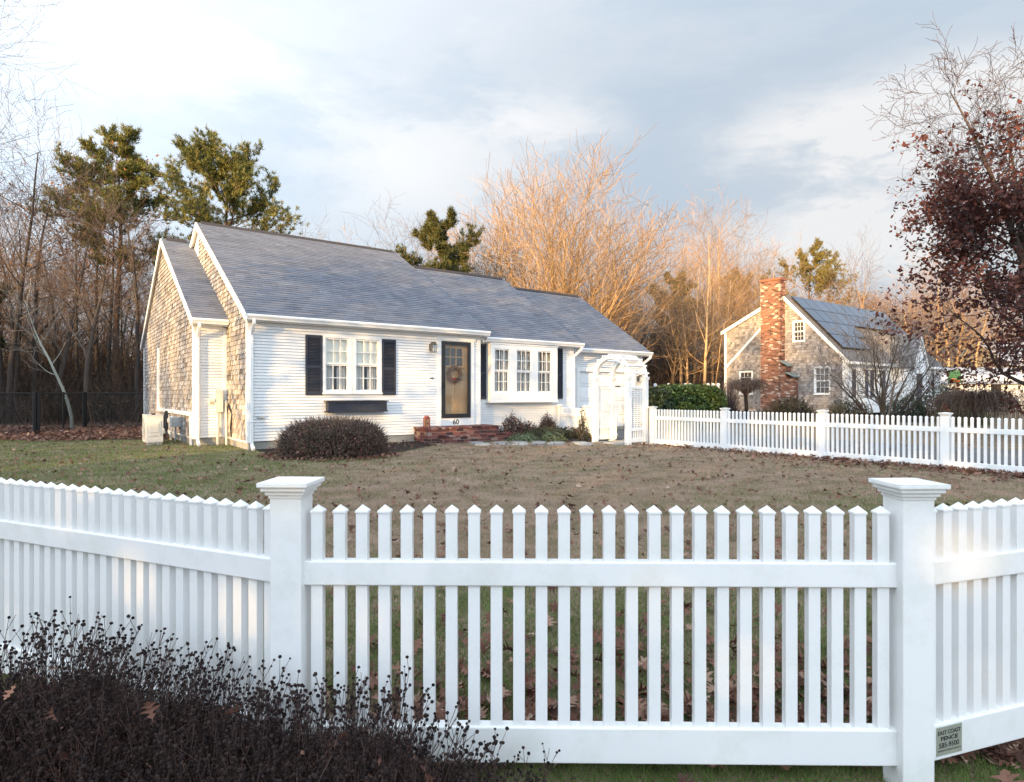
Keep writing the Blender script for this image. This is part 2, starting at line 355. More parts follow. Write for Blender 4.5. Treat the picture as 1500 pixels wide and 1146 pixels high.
def roof(parent, name, x0, x1, ye, ze, yr, zr, yb, zb, mat, rake=True, th=.10, e=.14, tab=.30, gut=True, rakes=(True,True)):
    mb = MB()
    for (ya, za, sgn) in ((ye, ze, -1), (yb, zb, 1)):
        s = V((0, yr-ya, zr-za)); S = s.length; s.normalize()
        n = V((0, -s.z, s.y)) if sgn < 0 else V((0, s.z, -s.y))
        if n.z < 0: n = -n
        if sgn < 0: roof_rows(mb, (x0,ya,za), X, s, n, x1-x0, S, e=e, tab=tab)
        else: roof_rows(mb, (x1,ya,za), XN, s, n, x1-x0, S, e=e*2, tab=tab*3)
    rf = mb.build('roof', MAT[mat], parent)
    sl = MB()
    s1 = V((0, yr-ye, zr-ze)).normalized(); n1 = V((0,-s1.z,s1.y))
    sl.poly([(ye,ze-.003),(yr,zr-.003),(yb,zb-.003),(yb,zb-th),(yr,zr-th-.02),(ye,ze-th)], (x0+.004,0,0), Y_, Z, (x1-x0-.008,0,0))
    sl.build('roof_deck', MAT['trim'], rf)
    rc = MB()
    rc.poly([(-.13,-.075),(0,.012),(.13,-.075),(.13,-.045),(0,.045),(-.13,-.045)], (x0+.12,yr,zr), Y_, Z, (x1-x0-.24,0,0))
    rc.build('ridge_vent', MAT['ridge'], rf)
    # rake boards
    for fl, xx in zip(rakes, (x0, x1)):
        if not fl: continue
        rk = MB()
        w = -.022 if xx == x0 else .022
        for (ya, za) in ((ye, ze), (yb, zb)):
            rk.poly([(ya,za-.008),(yr,zr-.008),(yr,zr-.19),(ya,za-.17)], (xx,0,0), Y_, Z, (w,0,0))
        rk.build('rake_board', MAT['trim'], rf)
    return rf

def gutter(parent, x0, x1, y, z):
    g = MB()
    prof = [(0,0),(-.10,.0),(-.115,-.02),(-.115,-.045),(-.085,-.09),(-.075,-.12),(0,-.12),(0,-.11),(-.066,-.11),(-.076,-.085),(-.103,-.043),(-.103,-.022),(-.095,-.012),(0,-.012)]
    g.poly(prof, (x0,y,z), Y_, Z, (x1-x0,0,0))
    for xx in (x0, x1-.004): g.poly([(0,0),(-.10,0),(-.115,-.02),(-.115,-.045),(-.085,-.09),(-.075,-.12),(0,-.12)], (xx,y,z), Y_, Z, (.004,0,0))
    return g.build('gutter', MAT['vinyl'], parent)

def downspout(parent, x, y0, ytop, ztop, zbot, xoff=0, kick=True):
    """from the gutter outlet back to the wall and down, with a kicked foot"""
    g = MB()
    a, b = .062, .078
    pts = [V((x+xoff,ytop,ztop)), V((x+xoff,ytop,ztop-.07)), V((x,y0,ztop-.30)), V((x,y0,zbot+.14))]
    if kick: pts += [V((x,y0-.04,zbot+.09)), V((x,y0-.17,zbot+.03))]
    for p, q in zip(pts[:-1], pts[1:]):
        d = (q-p); L_ = d.length; d.normalize()
        u = X*a; w = d.cross(X).normalized()*b
        g.obox(p-u*.5-w*.5-d*.008, u, w, d*(L_+.016), .5)
    for zz in (ztop-.6, zbot+.6): g.box(x-a*.62, x+a*.62, y0-.045, y0+.045, zz, zz+.025, .4)
    return g.build('downspout', MAT['vinyl'], parent, bevel=.008)

def window(parent, x0, x1, z0, z1, y, units, zmid, nx=3, ny=2, shade=False, curtain=True, cas=.055, sill=True, wname='window', depth=.45, mat='trim', back=True):
    """wall faces -y; outer casing x0..x1, z0..z1; units = glass spans"""
    gz0, gz1 = units[0][2], units[0][3]
    f = MB()
    yo = y-.045
    edges = [x0] + [e for un in units for e in (un[0], un[1])] + [x1]
    for a, b in zip(edges[0::2], edges[1::2]): f.box(a, b, yo, y+.05, z0, z1)
    for un in units:
        f.box(un[0], un[1], yo+.002, y+.05, un[3], z1); f.box(un[0], un[1], yo+.002, y+.05, z0, un[2])
    if sill: f.box(x0-.02, x1+.02, yo-.03, yo, z0+.02, z0+.055)
    w = f.build(wname, MAT[mat], parent, bevel=.004)
    sh = MB(); gl = MB()
    for (a, b, c, d) in units:
        for (za, zb, yy) in ((zmid, d, y-.018), (c, zmid, y+.006)):
            t = .032
            sh.box(a, a+t, yy, yy+.025, za, zb); sh.box(b-t, b, yy, yy+.025, za, zb)
            sh.box(a+t, b-t, yy, yy+.025, za, za+t*1.1); sh.box(a+t, b-t, yy, yy+.025, zb-t, zb)
            for i in range(1, nx):
                xx = a+t+(b-a-2*t)*i/nx; sh.box(xx-.009, xx+.009, yy+.001, yy+.024, za+t*1.1, zb-t)
            for i in range(1, ny):
                zz = za+t+(zb-za-2*t)*i/ny; sh.box(a+t, b-t, yy+.003, yy+.022, zz-.009, zz+.009)
            gl.face([(a+t,yy+.013,za+t),(b-t,yy+.013,za+t),(b-t,yy+.013,zb-t),(a+t,yy+.013,zb-t)])
    sh.build('sash', MAT[mat], w); gl.build('glass_pane', MAT['glass'], w)
    if curtain:
        cu = MB()
        for (a, b, c, d) in units:
            top = d
            for side in (0, 1):
                m_ = .5*(a+b)
                xa, xb = (a-.03, m_-.03-.04*rng.random()) if side == 0 else (m_+.03+.04*rng.random(), b+.03)
                n = 26; pts = []
                ph = rng.random()*6
                for i in range(n+1):
                    k = i/n; pts.append((xa+(xb-xa)*k, y+.105+.018*math.sin(k*21+ph)+.008*math.sin(k*47+ph*2)))
                for (p, q) in zip(pts[:-1], pts[1:]):
                    cu.face([(p[0],p[1],c-.04),(q[0],q[1],c-.04),(q[0],q[1],top),(p[0],p[1],top)], .5)
        cu.build('curtain', MAT['curtain'], w)
    if shade:
        sd = MB()
        for (a, b, c, d) in units: sd.box(a-.02, b+.02, y+.045, y+.05, zmid-.005, d+.03)
        sd.build('roller_shade', MAT['shade'], w)
    if back:
        dk = MB()
        a, b = units[0][0]-.05, units[-1][1]+.05
        o = [(a,y+.051),(b,y+.051),(b,y+depth),(a,y+depth)]
        dk.face([(a,y+depth,gz0-.05),(b,y+depth,gz0-.05),(b,y+depth,gz1+.05),(a,y+depth,gz1+.05)])
        for (p, q) in ((3,0),(1,2)):
            dk.face([(*o[p],gz0-.05),(*o[q],gz0-.05),(*o[q],gz1+.05),(*o[p],gz1+.05)])
        for zz in (gz0-.05, gz1+.05): dk.face([(*p,zz) for p in o])
        dk.build('dark_room', MAT['dark'], w)
    return w

def shutter(parent, x0, x1, z0, z1, y):
    m = MB(); yo = y-.035
    st = .045
    m.box(x0, x0+st, yo, y, z0, z1); m.box(x1-st, x1, yo, y, z0, z1)
    mid = z0+(z1-z0)*.47
    for (a, b) in ((z0, z0+.07), (mid-.035, mid+.035), (z1-.06, z1)): m.box(x0+st, x1-st, yo+.002, y, a, b)
    for (a, b) in ((z0+.07, mid-.035), (mid+.035, z1-.06)):
        n = int((b-a)/.032)
        for i in range(n):
            zz = a+(b-a)*i/n
            m.obox((x0+st, yo+.004, zz+.002), (x1-x0-2*st,0,0), (0,.02,.026), (0,.004,-.004))
    m.face([(x0+st,y-.004,z0),(x1-st,y-.004,z0),(x1-st,y-.004,z1),(x0+st,y-.004,z1)])
    return m.build('shutter', MAT['navy'], parent)

# ---- bodies of the four blocks (foundation + inner walls)
W0, W1 = .19, 2.66
def foundation(x0, x1, y0, y1, zt=.19):
    m = MB(); m.box(x0+.02, x1-.02, y0+.02, y1-.02, -.15, zt); return m.build('foundation', MAT['concrete'], house)
foundation(0, 6.0, 0, 10.9); foundation(-.72, 0, 1.92, 11.6); foundation(6.0, 9.70, .25, 8.2); foundation(9.70, 13.2, .53, 7.4, .12)

def wallbody(x0, x1, yf, yb, ze, yr, zr, ff=.08):
    """gable ends, back wall and (set back) floor-to-roof dividers so the block is a closed building"""
    m = MB()
    for xx in (x0+.004, x1-.03):
        m.poly([(yf+.03,.15),(yb,.15),(yb,ze-.16),(yr,zr-.17),(yf+.03,ze-.16)], (xx,0,0), Y_, Z, (.026,0,0))
    m.box(x0+.03, x1-.03, yb-.03, yb, .15, ze-.16)
    return m.build('wall', MAT['siding'], house)
wallbody(0, 6.0, 0, 10.85, 2.95, 5.44, 6.12)
wallbody(6.03, 9.70, .25, 8.1, 2.8, 4.2, 5.42)
wallbody(9.73, 13.2, .53, 7.3, 2.68, 3.93, 5.08)
wallbody(-.72, -.03, 1.92, 11.5, 2.98, 6.7, 5.8)

# ---- lapped white front walls
DW = (1.63, 3.09, 1.19, 2.57)
mb = MB()
lap_rows(mb, (0,0,0), X, YN, .10, 5.93, W0, W1+.06, holes=[(DW[0]+.03,DW[1]-.03,DW[2]+.03,DW[3]-.03),(4.70,5.80,.30,2.60)])
mb.build('front_wall', MAT['siding'], house)
mb = MB(); lap_rows(mb, (0,.25,0), X, YN, 6.03, 9.58, .17, 2.62, holes=[(6.43,8.76,1.05,2.60)])
mb.build('front_wall', MAT['siding'], house)
mb = MB(); lap_rows(mb, (0,.53,0), X, YN, 9.72, 13.1, .13, 2.48, holes=[(10.20,12.75,.0,2.0)])
mb.build('front_wall', MAT['siding'], house)
mb = MB(); lap_rows(mb, (0,1.92,0), X, YN, -.60, -.10, W0, 2.72)
mb.build('front_wall', MAT['siding'], house)
# inner faces of the open room behind the front walls keep light out
mb = MB(); mb.box(.1, 5.9, .62, .66, .2, 2.9); mb.box(6.1, 9.6, .87, .9, .2, 2.7); mb.box(9.8, 13.1, .85, .88, .1, 2.6)
mb.build('inner_partition', MAT['dark'], house)

# ---- shingled left gable (outer block) and the main block's reveal
mb = MB()
def xr_left(z):
    zz = max(z, 2.82); k = (zz-2.82)/(5.74-2.82)
    return (1.95+(6.7-1.95)*k, 11.5-(11.5-6.7)*k)
# wall direction runs along +y; outward is -x
shingles(mb, (-.72,0,0), Y_, XN, xr_left, .20, 5.70)
mb.mi = 1
mb.poly([(1.95,.2),(11.48,.2),(11.48,2.8),(6.7,5.7),(1.95,2.8)], (-.715,0,0), Y_, Z, (.006,0,0))
mb.build('shingle_wall', [MAT['shingle'], MAT['backing']], house)
mb = MB()
sl = (6.12-2.93)/(5.44+.2)
def xr_main(z):
    zz = max(z, 2.90); k = (zz-2.93)/sl - .2
    lo = max(.06, k+.06)
    return (lo, min(1.92, 5.44) if z < 2.98 else min(5.44, 1.70+(z-2.98)/.566+.1))
shingles(mb, (0,0,0), Y_, XN, xr_main, .20, 6.0)
mb.build('shingle_wall', MAT['shingle'], house)

# ---- trim: corner boards, frieze, fascia
def trimbox(*a, name='corner_board', mat='trim'):
    m = MB()
    for b in a: m.box(*b)
    return m.build(name, MAT[mat], house, bevel=.004)
trimbox((-.022,.10,-.024,.0,W0-.03,2.80),(-.022,-.001,.001,.10,W0-.03,2.84))
trimbox((5.92,6.02,-.024,.249,W0-.03,2.80))
trimbox((9.58,9.71,.226,.529,.12,2.66))
trimbox((13.1,13.22,.506,.65,.10,2.54))
trimbox((-.742,-.60,1.896,1.92,W0-.03,2.88),(-.742,-.721,1.921,2.06,W0-.03,2.88))
trimbox((-.10,-.018,1.896,1.92,W0-.03,2.80))
trimbox((-.742,-.721,11.40,11.52,W0-.03,2.84))
trimbox((.10,5.92,-.022,.0,2.70,2.80), name='frieze_board')
trimbox((6.02,9.58,.228,.25,2.57,2.67), name='frieze_board')
trimbox((9.71,13.1,.508,.53,2.45,2.55), name='frieze_board')
trimbox((-.60,-.10,1.898,1.92,2.72,2.86), name='frieze_board')
# soffit + fascia boxes behind the gutters
def eave(x0, x1, yw, ye, ze):
    m = MB(); m.box(x0, x1, ye, yw-.001, ze-.15, ze-.13); m.box(x0, x1, ye-.001, ye+.02, ze-.16, ze-.02)
    for xx in (x0-.02, x1): m.poly([(ye-.002,ze-.02),(ye-.002,ze-.17),(yw+.02,ze-.17),(yw+.02,ze+.10)], (xx,0,0), Y_, Z, (.02,0,0))
    m.build('fascia', MAT['trim'], house)
eave(-.02, 6.12, 0, -.2, 2.93); eave(6.14, 9.82, .25, .03, 2.80); eave(9.84, 13.36, .53, .30, 2.68); eave(-.78, -.06, 1.92, 1.72, 2.98)
RT = 'roof'
roof(house, 'roof', -.08, 6.15, -.20, 2.93, 5.44, 6.12, 11.1, 2.93, RT)
roof(house, 'roof', 6.05, 9.86, .03, 2.80, 4.2, 5.42, 8.37, 2.80, RT, rakes=(False,True))
roof(house, 'roof', 9.75, 13.4, .30, 2.68, 3.93, 5.08, 7.55, 2.68, RT, rakes=(False,True))
roof(house, 'roof', -.80, .0, 1.72, 2.98, 6.7, 5.80, 11.75, 2.93, RT, rakes=(True,False))
gutter(house, -.08, 6.16, -.202, 2.915); gutter(house, 6.18, 9.88, .028, 2.785); gutter(house, 9.90, 13.42, .298, 2.665); gutter(house, -.80, -.03, 1.718, 2.965)
downspout(house, .06, -.065, -.26, 2.80, 0.0); downspout(house, -.655, 1.855, 1.66, 2.85, 0.0)
downspout(house, 9.64, .18, -.03, 2.66, .1, xoff=.14, kick=False); downspout(house, 13.16, .46, .24, 2.54, .1, xoff=.16, kick=False)

# ---- left double window, shutters, flower box
window(house, DW[0], 2.339, *DW[2:], 0, [(1.69,2.25,1.28,2.52)], 1.91, shade=True)
window(house, 2.341, DW[1], *DW[2:], 0, [(2.43,3.02,1.28,2.52)], 1.91, shade=True)
shutter(house, 1.23, 1.61, 1.19, 2.56, -.015); shutter(house, 3.11, 3.47, 1.19, 2.56, -.015)
fb = MB()
x0, x1 = 1.66, 3.17
fb.obox((x0+.03,-.05,.80),(x1-x0-.06,0,0),(0,-.17,0),(0,0,.23)); fb.box(x0-.01,x1+.01,-.25,-.02,1.03,1.055); fb.box(x0,x1,-.24,-.02,.79,.82)
for xx in (x0+.03, .5*(x0+x1)-.03, x1-.09): fb.box(xx, xx+.06, -.232, -.221, .82, 1.03)
fb.box(x0+.09, x1-.09, -.2305, -.221, .82, .86); fb.box(x0+.09, x1-.09, -.2305, -.221, .99, 1.03)
fb.box(x0+.06, x1-.06, -.2, -.06, 1.056, 1.06)
fb.build('flower_box', MAT['navy'], house, bevel=.005)

# ---- boxed window on the second block
bx = MB(); BX0, BX1, BZ0, BZ1, BY = 6.37, 8.82, 1.00, 2.645, -.005
bx.box(BX0, BX0+.03, BY, .25, BZ0, BZ1-.04); bx.box(BX1-.03, BX1, BY, .25, BZ0, BZ1-.04)
bx.box(BX0-.02, BX1+.02, BY-.02, .25, BZ0-.03, BZ0); bx.box(BX0-.015, BX1+.015, BY-.02, .25, BZ1-.04, BZ1)
bay = bx.build('box_window', MAT['trim'], house, bevel=.004)
bu = [(6.50,7.03,1.26,2.48),(7.28,7.82,1.26,2.48),(8.06,8.60,1.26,2.48)]
for xa_, xb_, un_ in ((BX0+.001,7.154,bu[0]),(7.156,7.939,bu[1]),(7.941,BX1-.001,bu[2])): window(house, xa_, xb_, BZ0+.002, BZ1-.042, BY+.04, [un_], 1.86, sill=False, depth=.5)
shutter(house, 6.08, 6.36, 1.07, 2.61, .235); shutter(house, 8.84, 9.22, 1.07, 2.61, .235)
# round stained-glass hoop hanging in the middle sash
hoop = MB()
for r_ in (.235, .20):
    hoop.tube([(7.55+math.cos(2*math.pi*i/28)*r_, BY+.125, 2.15+math.sin(2*math.pi*i/28)*r_*1.1) for i in range(29)], .012, 5)
for i in range(6):
    t = math.pi*i/3; hoop.tube([(7.55+math.cos(t)*.2, BY+.125, 2.15+math.sin(t)*.22), (7.55+math.cos(t)*.235, BY+.125, 2.15+math.sin(t)*.26)], .008, 4)
hp_ = hoop.build('window_hoop', MAT['greymetal']); hp_.location = C0; hp_.rotation_euler = (0,0,PHI)
tag(hp_, 'round leaded hoop hanging inside the middle pane of the boxed front window', 'ornament')

# ---- entrance
d = MB()
d.box(4.66,4.775,-.04,.1,.37,2.62); d.box(5.685,5.80,-.04,.1,.37,2.62); d.box(4.775,5.685,-.039,.1,2.605,2.66); d.box(4.62,5.84,-.05,-.001,2.62,2.70)
d.box(4.775,5.685,-.03,.1,.37,.575)
d.build('door_frame', MAT['trim'], house, bevel=.004)
sd = MB(); z0, z1 = .58, 2.60
sd.box(4.78,4.885,-.055,-.02,z0,z1); sd.box(5.59,5.68,-.055,-.02,z0,z1); sd.box(4.885,5.59,-.055,-.02,z1-.09,z1); sd.box(4.885,5.59,-.055,-.02,z0,z0+.11)
storm = sd.build('storm_door', MAT['black'], house, bevel=.004)
g = MB(); g.face([(4.885,-.037,z0+.11),(5.59,-.037,z0+.11),(5.59,-.037,z1-.09),(4.885,-.037,z1-.09)]); g.build('glass_pane', MAT['glass'], storm)
h = MB(); h.box(4.80,4.83,-.10,-.056,1.42,1.46); h.tube([(4.815,-.10,1.36),(4.815,-.10,1.52)], .012, 6, caps=True); h.build('handle', MAT['blackmetal'], storm)
idr = MB()
lx = [4.90,5.10,5.285,5.47]; lz = [1.99,2.20,2.41]
idr.box(4.775,5.685,.065,.105,z0,1.97); idr.box(4.775,4.90,.065,.105,1.97,z1); idr.box(5.49,5.685,.065,.105,1.97,z1); idr.box(4.90,5.49,.065,.105,2.43,z1)
for xx in (5.105,5.29): idr.box(xx-.013,xx+.013,.066,.1,1.97,2.43)
idr.box(4.90,5.49,.068,.1,2.19,2.215)
idr.box(4.85,5.58,.035,.065,1.915,1.965)
for i in range(4): idr.box(4.90+i*.165,4.905+i*.165+.12,.058,.065,.72,1.85)
dr = idr.build('front_door', MAT['cream'], house, bevel=.003)
g = MB(); g.face([(4.90,.09,1.97),(5.49,.09,1.97),(5.49,.09,2.43),(4.90,.09,2.43)]); g.build('glass_pane', MAT['glass'], dr)
g = MB(); g.box(4.8,5.6,.3,.32,1.8,2.6); g.build('dark_hall', MAT['dark'], dr)

def text(name, body, size, mat, parent, M4, ext=.002, sx=1.0, align='CENTER', bold=0):
    c = bpy.data.curves.new(name, 'FONT'); c.body = body; c.size = size; c.extrude = ext; c.align_x = align; c.offset = bold
    o = bpy.data.objects.new('tmp', c); col.objects.link(o)
    bpy.context.view_layer.update()
    me = bpy.data.meshes.new_from_object(o.evaluated_get(bpy.context.evaluated_depsgraph_get()))
    bpy.data.objects.remove(o)
    me.materials.clear(); me.materials.append(mat)
    me.transform(M4 @ Matrix.Diagonal((sx,1,1,1)))
    return link(name, me, parent)
RX = Matrix.Rotation(R(90), 4, 'X')
text('house_number', '60', .185, MAT['ink'], house, Matrix.Translation((5.22,-.033,.41)) @ RX, .003, 1.05, bold=.002)

# lantern beside the door and on the garage
def wall_lantern(x, y, z):
    l = MB(); l.box(x-.05,x+.05,y-.02,y,z-.09,z+.09); l.tube([(x,y-.01,z+.03),(x,y-.09,z+.09),(x,y-.13,z+.07)], .012, 6)
    l.box(x-.075,x+.075,y-.205,y-.055,z+.05,z+.065); l.poly([(-.07,0),(.07,0),(.02,.07),(-.02,.07)], (x,y-.2,z+.065), X, Z, (0,.14,0))
    for dx in (-.062,.056):
        for dy in (-.192,-.074): l.box(x+dx,x+dx+.006,y+dy,y+dy+.006,z-.12,z+.05)
    l.box(x-.066,x+.066,y-.196,y-.064,z-.13,z-.118)
    w = l.build('wall_lantern', MAT['brass'], house)
    g = MB()
    for (a,b,c,d_) in ((-.06,.06,-.19,-.19),(-.06,.06,-.07,-.07)): g.face([(x+a,y+c,z-.115),(x+b,y+d_,z-.115),(x+b,y+d_,z+.05),(x+a,y+c,z+.05)])
    for xx in (-.06,.06): g.face([(x+xx,y-.19,z-.115),(x+xx,y-.07,z-.115),(x+xx,y-.07,z+.05),(x+xx,y-.19,z+.05)])
    g.build('lantern_glass', MAT['lampglass'], w)
    b = MB(); b.tube([(x,y-.13,z-.115),(x,y-.13,z-.03)], .014, 8, caps=True); b.build('candle_tube', MAT['trim'], w)
wall_lantern(4.47, -.02, 2.42); wall_lantern(12.98, .51, 1.74)
m = MB(); m.box(4.46,4.485,-.03,-.012,1.60,1.645); m.box(4.515,4.54,-.03,-.012,1.60,1.645); m.build('doorbell', MAT['blackmetal'], house)
m = MB(); m.box(.18,.34,-.05,-.01,.68,.74); m.build('outdoor_outlet', MAT['greymetal'], house, bevel=.006)

# garage door
gd = MB()
gd.box(10.08,10.20,.48,.56,.03,2.06); gd.box(12.72,12.84,.48,.56,.03,2.06); gd.box(10.20,12.72,.481,.56,1.94,2.06)
gd.build('door_frame', MAT['trim'], house, bevel=.004)
gp = MB()
for i in range(4):
    za = .03+i*.478
    gp.box(10.20,12.72,.56,.60,za,za+.472)
    for j in range(4): gp.box(10.28+j*.615,10.28+j*.615+.50,.548,.56,za+.09,za+.39)
gdo = gp.build('garage_door', MAT['siding'], house, bevel=.006)
hd = MB(); hd.box(11.75,12.10,.525,.547,1.46,1.49); hd.build('handle', MAT['blackmetal'], gdo)

# ---- services on the left of the house
def pipe(name, boxes, mat='vinyl'):
    m = MB()
    for b in boxes: m.box(*b)
    return m.build(name, MAT[mat], house, bevel=.006)
pipe('line_cover', [(-.80,-.735,7.46,7.55,.70,2.62),(-.80,-.735,2.10,7.455,.70,.79),(-.785,-.735,2.08,2.13,.0,.695)])
m = MB()
for k in range(3): m.tube([(-.79-.02*k,5.4+.05*k,.74),(-.82-.03*k,5.3+.05*k,.60),(-.84-.04*k,5.1,.3),(-.95,4.6-.2*k,.14),(-1.15,4.1-.15*k,.10+.05*k),(-1.3,3.7,.2+.05*k)], .022, 6)
m.build('refrigerant_hose', MAT['blackmetal'], house)
m = MB(); m.sphere((-.84,4.3,.52), .12, 12, 8); m.box(-.96,-.74,3.55,4.0,.38,.62); m.tube([(-.85,4.3,.2),(-.85,4.3,.75)], .018, 6); m.tube([(-.85,3.7,.02),(-.85,3.7,.5)], .018, 6)
m.build('gas_meter', MAT['greymetal'], house, smooth=False)
m = MB(); m.box(-.30,-.12,1.76,1.895,.78,1.32); mt = m.build('electric_meter_box', MAT['hvac'], house, bevel=.01)
m = MB(); m.tube([(-.42,1.83,1.06),(-.305,1.83,1.06)], .085, 14, caps=True); m.build('meter_dial', MAT['hvac'], mt)
m = MB(); m.box(-.085,-.03,1.74,1.85,.92,1.06); m.build('junction_box', MAT['greymetal'], house, bevel=.008)
m = MB(); m.tube([(-.23,1.83,.78),(-.23,1.83,.40),(-.23,1.83,-.02)], .036, 10); m.tube([(-.06,1.80,.92),(-.055,1.78,.5),(-.06,1.72,-.02)], .028, 10); m.tube([(-.23,1.83,.44),(-.23,1.83,.30)], .05, 10, caps=True)
m.build('conduit', MAT['hvac'], house)
m = MB()
for k in range(4): m.tube([(-.04,1.68,1.0-.03*k),(-.03,1.5-.05*k,.92-.05*k),(-.03,1.35,.75),(-.03,1.42+.03*k,.4),(-.03,1.38,.2)], .010, 5)
m.build('cable_run', MAT['blackmetal'], house)

# ---- heat pump
hp = thing('heat_pump', 'cream outdoor heat pump unit on the grass beside the shingled gable', 'heat pump', hw(-1.42, 3.15), PHI)
m = MB(); m.box(-.17,.17,-.42,.42,.06,.70); m.box(-.178,.178,-.43,.43,.70,.715)
m.box(-.12,.12,-.436,-.42,.22,.58); m.box(-.09,.08,-.446,-.436,.30,.52); m.box(-.16,.17,-.426,-.42,.08,.16)
m.build('casing', MAT['hvac'], hp, bevel=.012)
m = MB(); m.box(-.15,.15,-.38,-.30,0,.06); m.box(-.15,.15,.30,.38,0,.06); m.build('foot_rail', MAT['greymetal'], hp)
m = MB()
for r_ in (.08,.14,.20,.26): m.tube([(-.185,.06+math.cos(2*math.pi*i/24)*r_, .38+math.sin(2*math.pi*i/24)*r_) for i in range(25)], .005, 4)
for i in range(8): m.tube([(-.185,.06,.38),(-.185,.06+math.cos(math.pi*i/4)*.27,.38+math.sin(math.pi*i/4)*.27)], .005, 4)
m.build('fan_grille', MAT['greymetal'], hp)
m = MB(); m.box(-.05,.02,-.30,-.2,.715,.75); m.build('top_plug', MAT['blackmetal'], hp)
# white lattice vent cover lying by the foundation
vc = MB()
for i in range(5): vc.obox((-.02, i*.055, 0), (.008,0,0), (0,.026,0), (0,0,.26))
for i in range(4): vc.obox((-.028, 0, .03+i*.06), (.008,0,0), (0,.25,0), (0,0,.026))
o = vc.build('vent_cover', MAT['trim']); o.location = hw(-.86, 4.1, 0); o.rotation_euler = (0,R(-12),PHI)
tag(o, 'small white lattice vent cover leaning on the foundation beside the heat pump', 'vent cover')

# ---- brick steps, lantern ornament, wreath
def brick_block(mb, x0, x1, y0, y1, z0, z1, bl=.205, bh=.066, cap=False):
    """bricks laid around a mortar core, front (-y), both ends and top"""
    g = .009
    n = max(1, int(round((z1-z0)/(bh+g))))
    for i in range(n):
        za = z0+(z1-z0)*i/n; zb = z0+(z1-z0)*(i+1)/n-g
        off = (i % 2)*bl*.5
        x = x0-off
        while x < x1-.01:
            a, b = max(x, x0), min(x+bl, x1)-g
            if b-a > .02:
                j = rng.uniform(-.002,.003); mb.box(a, b, y0-j, y0+.09, za, zb)
            x += bl
        y = y0+.095-off
        while y < y1-.01:
            a, b = max(y, y0+.095), min(y+bl, y1)-g
            if b-a > .02:
                mb.box(x0-rng.uniform(-.002,.003), x0+.09, a, b, za, zb-.0005); mb.box(x1-.09, x1+rng.uniform(-.002,.003)-g, a, b, za, zb-.0005)
            y += bl
    mb.mi = 1; mb.box(x0+.006, x1-.016, y0+.006, y1, z0, z1-.008); mb.mi = 0
    if cap:
        x = x0-.02
        while x < x1+.01:
            y = y0-.02
            while y < y1-.01:
                mb.box(x, min(x+.10, x1+.02)-g, y, min(y+.21, y1)-g, z1-.004, z1+.035+rng.uniform(-.002,.002)); y += .21
            x += .10
steps = thing('brick_steps', 'weathered red brick steps with two treads below the black storm door', 'steps', C0, PHI)
b = MB(); brick_block(b, 3.98, 6.12, -.76, -.03, -.03, .345, cap=True); b.build('landing', [MAT['stoopbrick'], MAT['mortar']], steps)
b = MB(); brick_block(b, 4.28, 6.26, -1.12, -.772, -.03, .165, cap=True); b.build('tread', [MAT['stoopbrick'], MAT['mortar']], steps)
ln = thing('stoop_lantern', 'small red lantern with a pale star front standing on the brick landing', 'lantern', hw(4.15,-.38,.381), PHI)
m = MB(); m.box(-.065,.065,-.06,.06,0,.015)
for a in (-.065,.05):
    for b_ in (-.06,.045): m.box(a,a+.015,b_,b_+.015,.0151,.21)
m.box(-.07,.07,-.065,.065,.21,.22); m.poly([(-.07,0),(.07,0),(.02,.06),(-.02,.06)], (0,-.065,.22), X, Z, (0,.13,0)); m.tube([(0+.02*math.cos(i*math.pi/6),0,.285+.02*math.sin(i*math.pi/6)) for i in range(13)], .005, 5)
m.build('frame', MAT['red'], ln)
m = MB(); m.box(-.05,.05,-.045,.045,.0155,.205); m.build('pane', MAT['cream'], ln)
m = MB()
for a in (0, 60, 120): m.obox((0,0,0),(0,0,0),(0,0,0),(0,0,0)) if False else m.poly([(-.035*math.cos(R(a))-.006*math.sin(R(a)), -.035*math.sin(R(a))+.006*math.cos(R(a))),(-.035*math.cos(R(a))+.006*math.sin(R(a)), -.035*math.sin(R(a))-.006*math.cos(R(a))),(.035*math.cos(R(a))+.006*math.sin(R(a)), .035*math.sin(R(a))-.006*math.cos(R(a))),(.035*math.cos(R(a))-.006*math.sin(R(a)), .035*math.sin(R(a))+.006*math.cos(R(a)))], (0,-.05-.001*a/60,.10), X, Z, (0,.004,0))
m.build('star', MAT['red'], ln)
wr = thing('twig_wreath', 'round brown twig wreath with a red sprig on the front door', 'wreath', hw(5.20,.02,1.74), PHI)
m = MB()
for i in range(520):
    t = rng.random()*2*math.pi; r0 = .17+rng.gauss(0,.035); a = t+rng.uniform(.25,.6); r1 = r0+rng.uniform(-.02,.07)
    y0 = rng.uniform(-.03,.012)
    m.tube([(math.cos(t)*r0,y0,math.sin(t)*r0),(math.cos((t+a)/2)*r0*1.03,y0-.012,math.sin((t+a)/2)*r0*1.03),(math.cos(a)*r1,y0+rng.uniform(-.02,.01),math.sin(a)*r1)], .0035, 3)
m.build('twig_ring', MAT['wreath'], wr)
m = MB()
for i in range(9): m.sphere((-.03+rng.uniform(-.03,.03),-.05,-.13+rng.uniform(-.03,.03)), .013, 8, 5)
m.build('red_sprig', MAT['berry'], wr)

